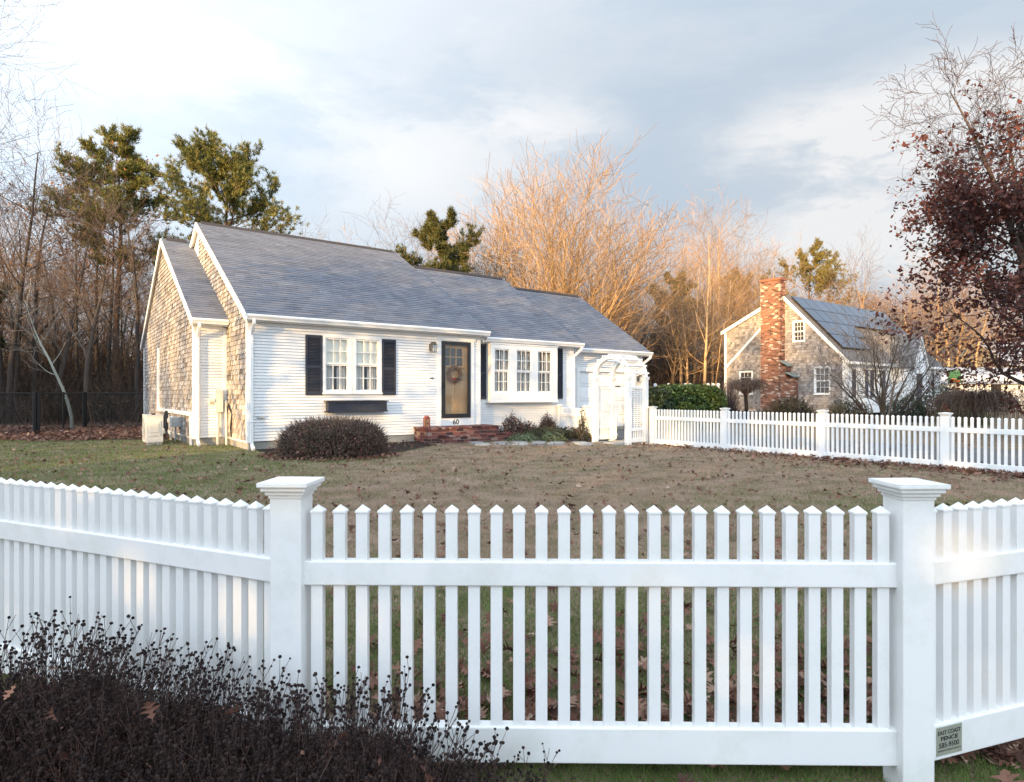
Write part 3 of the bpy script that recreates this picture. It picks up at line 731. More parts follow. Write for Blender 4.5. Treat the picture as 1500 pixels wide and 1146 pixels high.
# ================================================================== PICKET FENCES
def picket_mesh(h, w=.038, d=.030):
    m = MB(); z = h-.026
    m.obox((-w/2,-d/2,0),(w,0,0),(0,d,0),(0,0,z), .5, skip=(1,))
    c = .003; a, b = w/2+c, d/2+c
    m.obox((-a,-b,z),(2*a,0,0),(0,2*b,0),(0,0,.006), .5, skip=(1,))
    P = [(-a,-b,z+.006),(a,-b,z+.006),(a,b,z+.006),(-a,b,z+.006)]
    for i in range(4): m.face([P[i], P[(i+1) % 4], (0,0,h)], .5)
    return m.mesh('picket', MAT['vinyl'])
def post_mesh(w, h):
    m = MB(); m.box(-w/2,w/2,-w/2,w/2,-.25,h,.5)
    return m.mesh('post', MAT['vinyl'])
def cap_mesh(w):
    m = MB()
    for (k, za, zb) in ((.004,-.052,-.040),(.012,-.040,-.027),(.022,-.027,-.013),(.031,-.013,.002)):
        a = w/2+k; m.box(-a,a,-a,a,za,zb)
    a = w/2+.031; P = [(-a,-a,.002),(a,-a,.002),(a,a,.002),(-a,a,.002)]
    for i in range(4): m.face([P[i], P[(i+1) % 4], (0,0,.014)])
    return m.mesh('post_cap', MAT['vinyl'])
def add_post(root, me_p, me_c, p, z, h, rz):
    o = link('post', me_p, root, (p[0],p[1],z)); o.rotation_euler.z = rz
    c = link('post_cap', me_c, o, (0,0,h))
    for q in (o, c):
        b = q.modifiers.new('bevel','BEVEL'); b.width = .0035; b.segments = 2; b.limit_method = 'ANGLE'
    return o
def panel(root, pa, pb, za, zb, me, lo, up, pw, n, depth=.048, merged=False):
    """pickets between two posts; lo / up = (z0, z1) of the rails above the datum za..zb"""
    pa, pb = V((pa[0],pa[1],za)), V((pb[0],pb[1],zb)); d = pb-pa; L = d.length; u = d.normalized()
    nrm = V((-u.y,u.x,0)).normalized(); rz = math.atan2(u.y,u.x)
    for nm, (z0, z1), dp in (('bottom_rail', lo, depth), ('top_rail', up, depth)):
        m = MB(); m.obox(pa+u*(pw*.30)-nrm*dp/2+V((0,0,z0)), u*(L-pw*.6), nrm*dp, V((0,0,z1-z0)))
        m.build(nm, MAT['vinyl'], root, bevel=.004)
    if merged:      # a run of pickets beyond the hundred that show largest
        m = MB()
        for i in range(n):
            p = pa.lerp(pb, (pw/2+(L-pw)*(i+.5)/n)/L); T = Matrix.Translation((p.x,p.y,p.z+lo[1]-.01)) @ Matrix.Rotation(rz, 4, 'Z'); b0 = len(m.v)
            m.v += [tuple(T @ v.co) for v in me.vertices]
            for f in me.polygons: m.f.append(tuple(b0+q for q in f.vertices)); m.r.append(.5); m.m.append(0)
        kind(m.build('picket', MAT['vinyl'], root), 'stuff'); return
    for i in range(n):
        k = (pw/2+(L-pw)*(i+.5+.0)/n)/L
        p = pa.lerp(pb, k)
        o = link('picket', me, root, (p.x,p.y,p.z+lo[1]-.01)); o.rotation_euler.z = rz

PW = .104
fence = thing('picket_fence', 'white vinyl picket fence with two capped posts behind the dead flower bed', 'fence', (-.775,2.05,-.09))
fl = V((-.735,2.05,0)); fr = V((1.302,2.02,0))
ang_l, ang_r = R(180-23.5), R(18.5)
def rel(p): return (p[0]-fence.location.x, p[1]-fence.location.y)
PK = picket_mesh(.852-.115)
pm, cm = post_mesh(PW, .925), cap_mesh(PW)
zo = .09     # datum (z = 0) above the fence's own origin
FL, FR = rel(fl), rel(fr)
LL = rel(fl+V((math.cos(ang_l),math.sin(ang_l),0))*2.1); RR = rel(fr+V((math.cos(ang_r),math.sin(ang_r),0))*2.1)
add_post(fence, pm, cm, FL, zo, .930, R(-3)); add_post(fence, pm, cm, FR, zo, .930, R(2))
add_post(fence, pm, cm, LL, zo, .930, ang_l); add_post(fence, pm, cm, RR, zo, .930, ang_r)
LO, UP = (.008,.125), (.588,.668)
panel(fence, FL, FR, zo, zo, PK, LO, UP, PW, 26)
panel(fence, FL, LL, zo, zo, PK, LO, UP, PW, 28)
panel(fence, FR, RR, zo, zo, PK, LO, UP, PW, 28)
L2 = rel(fl+V((math.cos(ang_l),math.sin(ang_l),0))*4.2); R2 = rel(fr+V((math.cos(ang_r),math.sin(ang_r),0))*4.2)
add_post(fence, pm, cm, L2, zo, .930, ang_l); add_post(fence, pm, cm, R2, zo, .930, ang_r)
panel(fence, LL, L2, zo, zo, PK, LO, UP, PW, 28, merged=True); panel(fence, RR, R2, zo, zo, PK, LO, UP, PW, 28, merged=True)
# maker's plate on the bottom rail of the right-hand panel
ur = V((math.cos(ang_r),math.sin(ang_r),0)); nr = V((ur.y,-ur.x,0))
pl = fr+ur*(PW/2+.043)+nr*.0245
sg = MB(); sg.obox((0,0,0),(.116,0,0),(0,-.0015,0),(0,0,.094)); sg.box(.106,.109,-.0025,-.0015,.083,.086)
sgo = sg.build('fence_sign', MAT['plate']); sgo.location = (pl.x,pl.y,.022); sgo.rotation_euler.z = ang_r
tag(sgo, 'small aged metal plate with black lettering and a phone number on the fence rail', 'sign')
for body, size, x, z, sx, bd in (('EAST COAST',.0185,.057,.069,.98,.0004),('FENCE',.0185,.057,.049,1.45,.0006),('585-9500',.0235,.056,.0255,1.04,.0004),('YARMOUTH MASSACHUSETTS',.0085,.057,.013,.92,0)):
    text('lettering', body, size, MAT['ink'], sgo, Matrix.Translation((x,-.0016,z)) @ RX, .0003, sx, bold=bd)

# far fence along the drive, running from the arbour towards the right
fence2 = thing('picket_fence', 'white picket fence running from the arbour along the drive before the shingled house', 'fence', hw(8.2,-4.2))
fence2.rotation_euler.z = PHI-R(90)          # local x runs along -t
PK2 = picket_mesh(.845-.115); pm2 = post_mesh(.118,.90)
xs = [0.0, 1.98, 4.07, 6.05, 8.05]
for i, x in enumerate(xs):
    add_post(fence2, pm2, cm, (x,0), 0, .908, 0)
for a, b in zip(xs[:-1], xs[1:]): panel(fence2, (a,0), (b,0), 0, 0, PK2, (.02,.135), (.60,.68), .118, 22)
# short fence from the house to the arbour
p0, p1, p2 = hw(9.02,.10), hw(8.56,-1.52), hw(8.14,-2.86)
fence3 = thing('picket_fence', 'short white picket fence between the garage and the garden arbour', 'fence', p0)
def rel3(p): return (p.x-p0.x, p.y-p0.y)
for p in (p0, p1): add_post(fence3, pm2, cm, rel3(p), 0, .86, PHI)
PK3 = picket_mesh(.79-.115)
panel(fence3, (0,0), rel3(p1), 0, 0, PK3, (.05,.15), (.55,.62), .118, 16)
panel(fence3, rel3(p1), rel3(p2), 0, 0, PK3, (.05,.15), (.55,.62), .118, 16)

# ------------------------------------------------------------------ arbour (axes of the house)
arb = thing('garden_arbor', 'white arched garden arbour with lattice sides over the stone path', 'arbor', hw(7.88,-3.42), PHI)
ax0, ax1, ay0, ay1 = -.30, .30, -.55, .55
for (x, y) in ((ax0,ay1),(ax1,ay1),(ax0,ay0),(ax1,ay0)):
    m = MB(); m.box(x-.06,x+.06,y-.06,y+.06,-.05,1.60); m.box(x-.075,x+.075,y-.075,y+.075,1.56,1.615); m.box(x-.085,x+.085,y-.085,y+.085,1.615,1.63)
    m.build('post', MAT['vinyl'], arb, bevel=.004)
for x in (ax0, ax1):
    m = MB(); n = 28
    ro, ri = .60, .49
    for i in range(n):
        a, b = math.pi*i/n, math.pi*(i+1)/n
        P = lambda r, t, xx: (xx, math.cos(t)*r, 1.62+math.sin(t)*r*.92)
        xa, xb = x-.045, x+.045
        for q in ([P(ro,a,xa),P(ro,b,xa),P(ro,b,xb),P(ro,a,xb)],[P(ri,a,xa),P(ri,a,xb),P(ri,b,xb),P(ri,b,xa)],[P(ri,a,xa),P(ri,b,xa),P(ro,b,xa),P(ro,a,xa)],[P(ri,a,xb),P(ro,a,xb),P(ro,b,xb),P(ri,b,xb)]):
            m.face(q, .5)
    m.build('arch', MAT['vinyl'], arb)
for i in range(9):
    t = math.pi*(i+.5)/9
    c = V((0, math.cos(t)*.57, 1.62+math.sin(t)*.57*.95)); tn = V((0,-math.sin(t),math.cos(t))); nn = V((0,math.cos(t),math.sin(t)))
    m = MB(); m.obox(c+X*(ax0-.10)-tn*.018-nn*.01, X*(ax1-ax0+.20), tn*.036, nn*.045); m.build('crosspiece', MAT['vinyl'], arb)
for y in (ay0, ay1):
    m = MB()
    n = 9
    for i in range(n+1):
        xx = ax0+.06+(ax1-ax0-.12)*i/n; m.box(xx-.011,xx+.011,y-.010,y-.002,.40,1.34)
    k = 19
    for i in range(k+1):
        zz = .40+.94*i/k; m.box(ax0+.06,ax1-.06,y-.0015,y+.0075,zz-.011,zz+.011)
    m.build('lattice', MAT['vinyl'], arb)
    for (za, zb, nm) in ((1.34,1.40,'top_rail'),(.33,.40,'middle_rail'),(.06,.15,'bottom_rail')):
        m = MB(); m.box(ax0+.055,ax1-.055,y-.025,y+.025,za,zb); m.build(nm, MAT['vinyl'], arb, bevel=.003)
    for i in range(6):
        xx = ax0+.10+(ax1-ax0-.20)*i/5
        m = MB(); m.box(xx-.016,xx+.016,y-.014,y+.014,.15,.33); m.build('baluster', MAT['vinyl'], arb)
gate = thing('garden_gate', 'small white picket gate standing open at the back of the arbour', 'gate', hw(8.17,-3.02), PHI+R(47))
gm = picket_mesh(.80)
for i in range(8): link('picket', gm, gate, (.06+i*.095,0,.06))
for nm, za in (('bottom_rail',.14),('top_rail',.62)):
    m = MB(); m.box(.02,.78,-.03,.03,za,za+.07); m.build(nm, MAT['vinyl'], gate, bevel=.003)
# low white fence whose post tops show over the hedge
bf = thing('post_fence', 'low white fence whose post tops peek over the green hedge', 'fence', (5.4,23.6,0))
for x in (.1,.62,1.25,1.42,2.12,2.32,2.52):
    m = MB(); m.box(x-.05,x+.05,-.05,.05,0,1.60); m.poly([(x-.05,1.60),(x+.05,1.60),(x,1.63)], (0,-.05,0), X, Z, (0,.10,0)); m.build('post', MAT['vinyl'], bf)
for za in (.35,.95):
    m = MB(); m.box(.0,2.6,-.03,.03,za,za+.12); m.build('rail', MAT['vinyl'], bf)

# black chain-link fence behind the house
cl = [V((-13.35,22.45,0)), V((-15.0,21.6,0)), V((-14.45,18.75,0)), V((-15.6,17.6,0)), V((-18.5,16.4,0))]
clf = thing('chain_link_fence', 'black chain link fence with a gate at the edge of the leafy woods', 'fence', cl[0])
for a, b in zip(cl[:-1], cl[1:]):
    u = (b-a); L = u.length; u.normalize(); a_, b_ = a-cl[0], b-cl[0]
    n = max(1, int(round(L/1.6)))
    for i in range(n+1):
        p = a_.lerp(b_, i/n)
        if i == 0 and a is not cl[0]: p = p+u*.09
        big = .05 if i in (0, n) else .03
        m = MB(); m.tube([p+V((0,0,-.1)), p+V((0,0,1.28))], big, 8, caps=True); m.build('post', MAT['blackmetal'], clf)
    m = MB(); m.tube([a_+V((0,0,1.23)), b_+V((0,0,1.23))], .026, 6)
    m.tube([a_+V((0,0,.06)), b_+V((0,0,.06))], .012, 5); m.build('rail', MAT['blackmetal'], clf)
    m = MB(); s = .075; k = int(L/s)
    for i in range(-int(1.15/s)-1, k+1):
        for sg_ in (1, -1):
            x0 = i*s if sg_ > 0 else (i*s+1.15)
            pts = []
            xa, za = x0, .06
            xb, zb = x0+sg_*1.15, 1.21
            if sg_ > 0:
                if xa < 0: za += -xa; xa = 0
                if xb > L: zb -= xb-L; xb = L
            else:
                if xa > L: za += xa-L; xa = L
                if xb < 0: zb -= -xb; xb = 0
            if zb-za > .03: m.tube([a_+u*xa+V((0,0,za)), a_+u*xb+V((0,0,zb))], .0035, 3)
    m.build('chain_link_mesh', MAT['blackmetal'], clf)

# ================================================================== NEIGHBOUR'S HOUSE
nb = thing('shingled_house', 'weathered grey shingled house with a brick chimney and solar panels on the roof', 'house', N0, PHI)
EZ, RY, RZ, BYY, BZ = 3.02, 3.22, 6.50, 6.9, 4.80
NL = 12.0
m = MB()
def xr_nb(z):
    lo = .06 if z < 2.95 else .06+(z-2.95)*(RY/(RZ-.05-2.95))
    hi = 6.70 if z < 4.75 else 6.70-(z-4.75)*((6.7-RY)/(RZ-.05-4.75))
    return lo, max(lo, hi)
nholes = [(2.06,2.62,3.88,5.02),(.78,1.50,1.15,2.60),(5.0,5.75,1.15,2.5)]
shingles(m, (0,0,0), Y_, XN, xr_nb, .25, RZ-.1, e=.135, wmin=.09, wmax=.17, jit=.012, holes=nholes, thick=.034)
m.mi = 1
m.poly([(.03,.0),(6.72,.0),(6.72,4.75),(RY,RZ-.1),(.03,2.92)], (.02,0,0), Y_, Z, (.06,0,0))
m.build('shingle_wall', [MAT['shingle_far'], MAT['backing']], nb)
m = MB()
m.poly([(.03,.0),(6.72,.0),(6.72,4.75),(RY,RZ-.1),(.03,2.92)], (NL-.05,0,0), Y_, Z, (.05,0,0)); m.box(0,NL,6.68,6.72,0,4.7)
lap_rows(m, (0,0,0), X, YN, .05, 12.0, .25, 2.9, e=.11)
m.build('front_wall', MAT['siding'], nb)
# roofs: steep front, shallow rear
m = MB(); m2 = MB()
for (ya, za, s_) in ((-.25,EZ-.24,1),(BYY,BZ,-1)):
    s = V((0,RY-ya,RZ-za)); S = s.length; s.normalize(); n_ = V((0,-s.z,s.y)) if s_ > 0 else V((0,s.z,-s.y))
    if s_ > 0: roof_rows(m, (-.12,ya,za), X, s, n_, NL+.24, S, e=.15, tab=.33)
    else: roof_rows(m, (NL+.12,ya,za), XN, s, n_, NL+.24, S, e=.3, tab=.6)
m2.poly([(-.25,EZ-.244),(RY,RZ-.004),(BYY,BZ-.004),(BYY,BZ-.12),(RY,RZ-.14),(-.25,EZ-.36)], (-.115,0,0), Y_, Z, (NL+.23,0,0))
nroof = m.build('roof', MAT['roof_far'], nb); m2.build('roof_deck', MAT['trim'], nroof)
for xx, w in ((-.12,-.03),(NL+.12,.03)):
    m = MB()
    m.poly([(-.25,EZ-.25),(RY,RZ-.01),(RY,RZ-.22),(-.25,EZ-.45)], (xx,0,0), Y_, Z, (w,0,0))
    m.poly([(BYY,BZ-.01),(RY,RZ-.01),(RY,RZ-.22),(BYY,BZ-.2)], (xx,0,0), Y_, Z, (w,0,0))
    m.build('rake_board', MAT['trim'], nroof)
m = MB(); m.poly([(6.70,2.75),(RY+.5,RZ-.95),(RY+.5,RZ-1.12),(6.70,2.56)], (-.04,0,0), Y_, Z, (-.03,0,0)); m.build('old_rake_board', MAT['trim'], nb)
m = MB(); m.box(-.05,.12,-.05,.001,.2,2.95); m.box(-.05,0,.0011,.14,.2,2.95); m.box(-.05,0,6.60,6.74,.2,4.7); m.box(NL-.12,NL+.05,-.05,.001,.2,2.8); m.build('corner_board', MAT['trim'], nb)
m = MB(); m.box(-.12,4.9,-.36,-.25,EZ-.36,EZ-.24); m.box(7.2,NL+.12,-.36,-.25,EZ-.36,EZ-.24); m.box(-.1,NL+.1,-.25,-.02,EZ-.40,EZ-.37); m.build('gutter', MAT['vinyl'], nb)
# chimney
ch = MB()
brick_block(ch, -.50, 0.06, 3.10, 4.22, 0.0, 7.2, bl=.20, bh=.062)
# (side faces along -x are laid as the end courses above)
m = ch; m.mi = 0
chim = ch.build('chimney', [MAT['brick'], MAT['mortar']], nb)
ch = MB(); brick_block(ch, -.49, -.03, 2.38, 3.085, 0, 2.05, bl=.20, bh=.062); brick_block(ch, -.49, -.03, 2.76, 3.08, 2.06, 2.65, bl=.20, bh=.062); ch.build('chimney_shoulder', [MAT['brick'], MAT['mortar']], chim)
m = MB(); m.poly([(2.30,2.06),(2.80,2.30),(2.80,2.36),(2.30,2.12)], (-.54,0,0), Y_, Z, (.62,0,0)); m.poly([(2.66,2.64),(3.11,2.92),(3.11,2.98),(2.66,2.70)], (-.54,0,0), Y_, Z, (.62,0,0)); m.build('sloped_cap', MAT['copper'], chim)
m = MB(); m.box(-.55,.11,3.05,4.27,7.2,7.28); m.box(-.52,.08,3.08,4.24,7.28,7.33); m.build('chimney_cap', MAT['brick'], chim)
# gable windows face -x: build in a rotated holder frame (mesh data transformed)
def nb_window(y0, y1, z0, z1, shade=False):
    before = set(bpy.data.objects)
    w = window(nb, 0, y1-y0, z0, z1, 0, [(.07,y1-y0-.07,z0+.08,z1-.07)], .5*(z0+z1), nx=3, ny=2, shade=shade, curtain=False, depth=.12)
    T = Matrix.Translation((0,y1,0)) @ Matrix.Rotation(R(-90), 4, 'Z')
    for o in set(bpy.data.objects)-before: o.data.transform(T)
for (a, b, c, d), sh in zip(nholes, (False, True, True)): nb_window(a-.05, b+.05, c, d, sh)
# front windows and entry gable
for x in (1.0, 3.0, 9.7):
    window(nb, x, x+.95, 1.05, 2.45, -.015, [(x+.08,x+.87,1.13,2.37)], 1.75, nx=3, ny=2, curtain=False, depth=.012, back=True)
    m = MB(); m.box(x-.38,x-.03,-.05,-.016,1.05,2.45); m.build('shutter', MAT['navy'], nb); m = MB(); m.box(x+.98,x+1.33,-.05,-.016,1.05,2.45); m.build('shutter', MAT['navy'], nb)
m = MB()
E0, E1, EY = 5.2, 7.0, -1.0
lap_rows(m, (0,EY,0), X, YN, E0, E1, .2, 2.75, e=.13, holes=[(5.65,6.55,.2,2.3)])
for k in range(10):
    a, b = k/10, (k+1)/10; c = .5*(E0+E1); hw_ = .5*(E1-E0)
    m.face([(c-hw_*(1-a),EY-.014,2.75+a*1.55),(c+hw_*(1-a),EY-.014,2.75+a*1.55),(c+hw_*(1-b),EY-.002,2.75+b*1.55),(c-hw_*(1-b),EY-.002,2.75+b*1.55)])
lap_rows(m, (E0,0,0), V((0,-1,0)), XN, .0, -EY, .2, 2.75, e=.13); lap_rows(m, (E1,EY,0), V((0,1,0)), X, .0, -EY, .2, 2.75, e=.13)
m.build('entry_wall', MAT['siding'], nb)
m = MB()
for sx in (-1, 1):
    c = .5*(E0+E1)
    m.poly([(c+sx*1.08,2.60),(c,4.36),(c,4.46),(c+sx*1.14,2.62)], (0,EY-.14,0), X, Z, (0,2.9,0))
m.build('entry_roof', MAT['roof_far'], nb)
m = MB()
for sx in (-1, 1): m.poly([(c+sx*1.08,2.56),(c,4.34),(c,4.20),(c+sx*.98,2.56)], (0,EY-.13,0), X, Z, (0,.1,0))
m.build('entry_rake', MAT['trim'], nb)
m = MB(); m.box(5.65,6.55,EY+.02,EY+.06,.2,2.3); dd = m.build('entry_door', MAT['navy'], nb)
m = MB(); m.box(5.55,5.65,EY-.03,EY+.03,.2,2.4); m.box(6.55,6.65,EY-.03,EY+.03,.2,2.4); m.box(5.65,6.55,EY-.03,EY+.03,2.3,2.4); m.build('door_frame', MAT['trim'], nb)
# solar array on the front slope
s = V((0,RY+.25,RZ-EZ+.24)); S = s.length; s.normalize(); n_ = V((0,-s.z,s.y))
oR = V((-.12,-.25,EZ-.24))
rows = [(.35, .30, 11), (1.35, .30, 11)]
def solar(x, y):
    p = oR+X*x+s*(S-y-1.0)+n_*.10
    m = MB(); m.obox(p, X*1.0, s*.97, n_*.035)
    o = m.build('solar_panel', MAT['solarframe'], nb)
    g = MB(); q = p+n_*.037
    for i in range(1):
        g.face([q+X*.015+s*.015, q+X*.985+s*.015, q+X*.985+s*.955, q+X*.015+s*.955])
    g.build('cell_face', MAT['solar'], o)
for i in range(11): solar(.45+i*1.02, .22)
for i in range(11): solar(.45+i*1.02, 1.21)
for i in range(4): solar(.45+i*1.02, 2.20)
for i in range(3): solar(8.6+i*1.02, 2.20)
for i in range(3): solar(.45+i*1.02, 3.19) if i < 3 else None
# little flag hanging at the far corner
fg = thing('garden_flag', 'green autumn flag with orange pumpkin shapes hanging at the house corner', 'flag', hw(0,0)*0 + N0 + A2*11.3 + B2*-.6 + V((0,0,1.1)), PHI-R(60))
m = MB(); m.tube([(0,0,-.05),(0,0,1.55)], .015, 6); m.tube([(0,0,1.5),(.75,0,1.62)], .012, 6); m.build('pole', MAT['trim'], fg)
m = MB()
for i in range(10):
    a, b = i/10, (i+1)/10; w = lambda k: .05*math.sin(k*9)
    m.face([(.04+a*.66,w(a),.75),(.04+b*.66,w(b),.75),(.04+b*.66,w(b),1.5),(.04+a*.66,w(a),1.5)])
fl_ = m.build('flag_cloth', MAT['flag_green'], fg)
m = MB(); m.sphere((.30,-.07,.92),.15,10,6,.8); m.sphere((.52,-.07,.86),.11,10,6,.8); m.build('pumpkin_shape', MAT['flag_orange'], fg)

def simple_house(name, label, cat, loc, rz, L, D, h, rh, wall, roofm, win=()):
    t = thing(name, label, cat, loc, rz)
    m = MB(); lap_rows(m, (0,0,0), X, YN, 0, L, .1, h, e=.16)
    m.poly([(0.01,0),(D,0),(D,h),(D/2,h+rh-.1),(0.01,h)], (0.01,0,0), Y_, Z, (L-.02,0,0)); m.build('wall', MAT[wall], t)
    m = MB()
    m.poly([(-.3,h-.2),(D/2,h+rh),(D+.3,h-.2),(D+.3,h-.32),(D/2,h+rh-.14),(-.3,h-.32)], (-.25,0,0), Y_, Z, (L+.5,0,0)); m.build('roof', MAT[roofm], t)
    for (x, z0, w, h_) in win:
        m = MB(); m.box(x-.08,x+w+.08,-.04,-.016,z0-.08,z0+h_+.08); f_ = m.build('window', MAT['trim'], t)
        m = MB(); m.face([(x,-.043,z0),(x+w,-.043,z0),(x+w,-.043,z0+h_),(x,-.043,z0+h_)]); m.build('pane', MAT['dark'], f_)
    return t
simple_house('low_garage', 'low pale garage with a blue grey roof beyond the neighbouring house', 'garage', (30.5,44.5,0), R(4), 8.0, 5.0, 2.25, 1.0, 'garagewall', 'garageroof', [(4.4,1.1,.8,.8)])
simple_house('distant_house', 'distant grey house showing through the russet oak leaves', 'house', (40.6,50.0,0), R(8), 9.0, 6.0, 3.8, 1.9, 'greywall', 'garageroof', [(1.0,2.6,.9,1.3),(3.4,2.6,.9,1.3),(5.6,2.6,.9,1.3)])

# ================================================================== GROUND
def ground_mat(name, stops, nscale, bumpd=.6, fine=35):
    return M(name, stops, rough=.95, spec=.1, attr=False, noise=1.5, nscale=nscale, detail=9, bump=bumpd, bscale=fine)
MAT['soil'] = ground_mat('leaf_litter_ground', [(0,(.035,.022,.017)),(.4,(.085,.052,.04)),(.7,(.14,.088,.065)),(1,(.21,.14,.10))], 6)
MAT['turf'] = ground_mat('thin_turf', [(0,(.085,.075,.038)),(.35,(.15,.12,.075)),(.6,(.23,.17,.125)),(1,(.30,.225,.17))], 2.2)
def sheet(name, xs, ys, zo, mat, fz=ground_z):
    vs = [(x, y, fz(x, y)+zo) for y in ys for x in xs]; nx = len(xs)
    fs = [(j*nx+i, j*nx+i+1, (j+1)*nx+i+1, (j+1)*nx+i) for j in range(len(ys)-1) for i in range(nx-1)]
    me = bpy.data.meshes.new(name); me.from_pydata(vs, [], fs); me.materials.append(mat); me.update()
    return kind(link(name, me), 'structure')
yy = [-400,-40,-8] + [-2+.25*i for i in range(29)] + [8,20,60,150,500]
sheet('ground', [-500,-100,-20,0,20,100,500], yy, 0, MAT['soil'])
sheet('lawn', [-34,-12,-6,0,6,12], [-8]+[-2+.25*i for i in range(29)]+[8,12,16.2], .004, MAT['turf'])
def flat_poly(name, pts, z, mat, k='structure'):
    m = MB(); m.face([(p[0],p[1],z) for p in pts]); return kind(m.build(name, mat), k)
flat_poly('driveway', [hw(8.7,.5), hw(8.7,-34), hw(13.2,-34), hw(13.2,.5)], .009, MAT['driveway'])
flat_poly('side_lawn', [hw(13.2,3), hw(13.2,-34), hw(48,-34), hw(48,3)], .006, MAT['turf'])
flat_poly('mulch_bed', [hw(.15,0), hw(.1,-.55), hw(.35,-1.9), hw(1.2,-2.75), hw(2.2,-2.55), hw(3.0,-1.95), hw(3.9,-1.25), hw(3.97,0)], .013, MAT['mulch'])
flat_poly('mulch_bed', [hw(6.28,.03), hw(6.28,-.9), hw(6.5,-1.9), hw(7.4,-2.65), hw(7.6,-2.85), hw(8.2,-2.7), hw(9.0,.03)], .013, MAT['mulch'])
flat_poly('front_bed', [(-2.2,.6),(.25,.6),(.30,1.5),(.1,1.86),(-.85,1.93),(-2.2,2.5)], -.075, MAT['mulch'])
# flagstone path from the steps to the arbour
pm_ = MB(); rp_ = random.Random(4)
path_c = [(4.55,-1.55),(5.2,-1.75),(5.9,-2.25),(6.6,-2.85),(7.3,-3.3),(8.0,-3.42),(8.9,-3.42)]
for (a, b) in zip(path_c[:-1], path_c[1:]):
    a, b = V((*a,0)), V((*b,0)); u = (b-a); L = u.length; u.normalize(); n = V((-u.y,u.x,0))
    k = max(1, int(L/.42))
    for i in range(k):
        for j in (-1, 0, 1):
            c = a+u*(L*(i+.5)/k+rp_.uniform(-.04,.04))+n*(j*.34+rp_.uniform(-.03,.03)); r_ = .215
            pts = []
            for q in range(7):
                t = 2*math.pi*q/7+rp_.uniform(-.25,.25); rr = r_*rp_.uniform(.85,1.12)
                pts.append((c.x+math.cos(t)*rr*1.02, c.y+math.sin(t)*rr*.93))
            pm_.poly(pts, (0,0,.0), X, Y_, (0,0,.022+rp_.uniform(0,.012)), rp_.random())
po = pm_.build('stone_path', MAT['flag_stone']); po.location = C0; po.rotation_euler = (0,0,PHI); kind(po, 'structure')

# ------------------------------------------------------------------ grass blades, fallen leaves
nr_ = np.random.default_rng(5)
def local_np(x, y):
    dx, dy = x-C0.x, y-C0.y
    return dx*.8+dy*.6, -dx*.6+dy*.8
def fieldn(x, y, s=1.0, ph=0.0):
    return (np.sin(x*1.3*s+1.7*np.sin(y*.9*s+ph)+ph)+np.sin(y*1.7*s+1.3*np.sin(x*1.1*s+2+ph)+.5*ph)+.6*np.sin((x+y)*2.9*s+ph*2)+.5*np.sin((x-1.7*y)*4.3*s+ph))/3.1
def smooth(a, b, v):
    k = np.clip((v-a)/(b-a), 0, 1); return k*k*(3-2*k)
def gz(x, y):
    k = np.clip((4.2-y)/2.0, 0, 1); return -.085*k*k*(3-2*k)
def in_bed(s, t):
    bed1 = (s > .1) & (s < 3.95) & (t < 0.1) & (t > -2.7+np.abs(s-1.4)*.55)
    bed2 = (s > 3.95) & (s < 9.2) & (t > -1.2-(np.clip(s-5.2,0,3))*.72) & (t < .2)
    return bed1 | bed2
def np_z(x, y):
    return gz(x, y)+.004
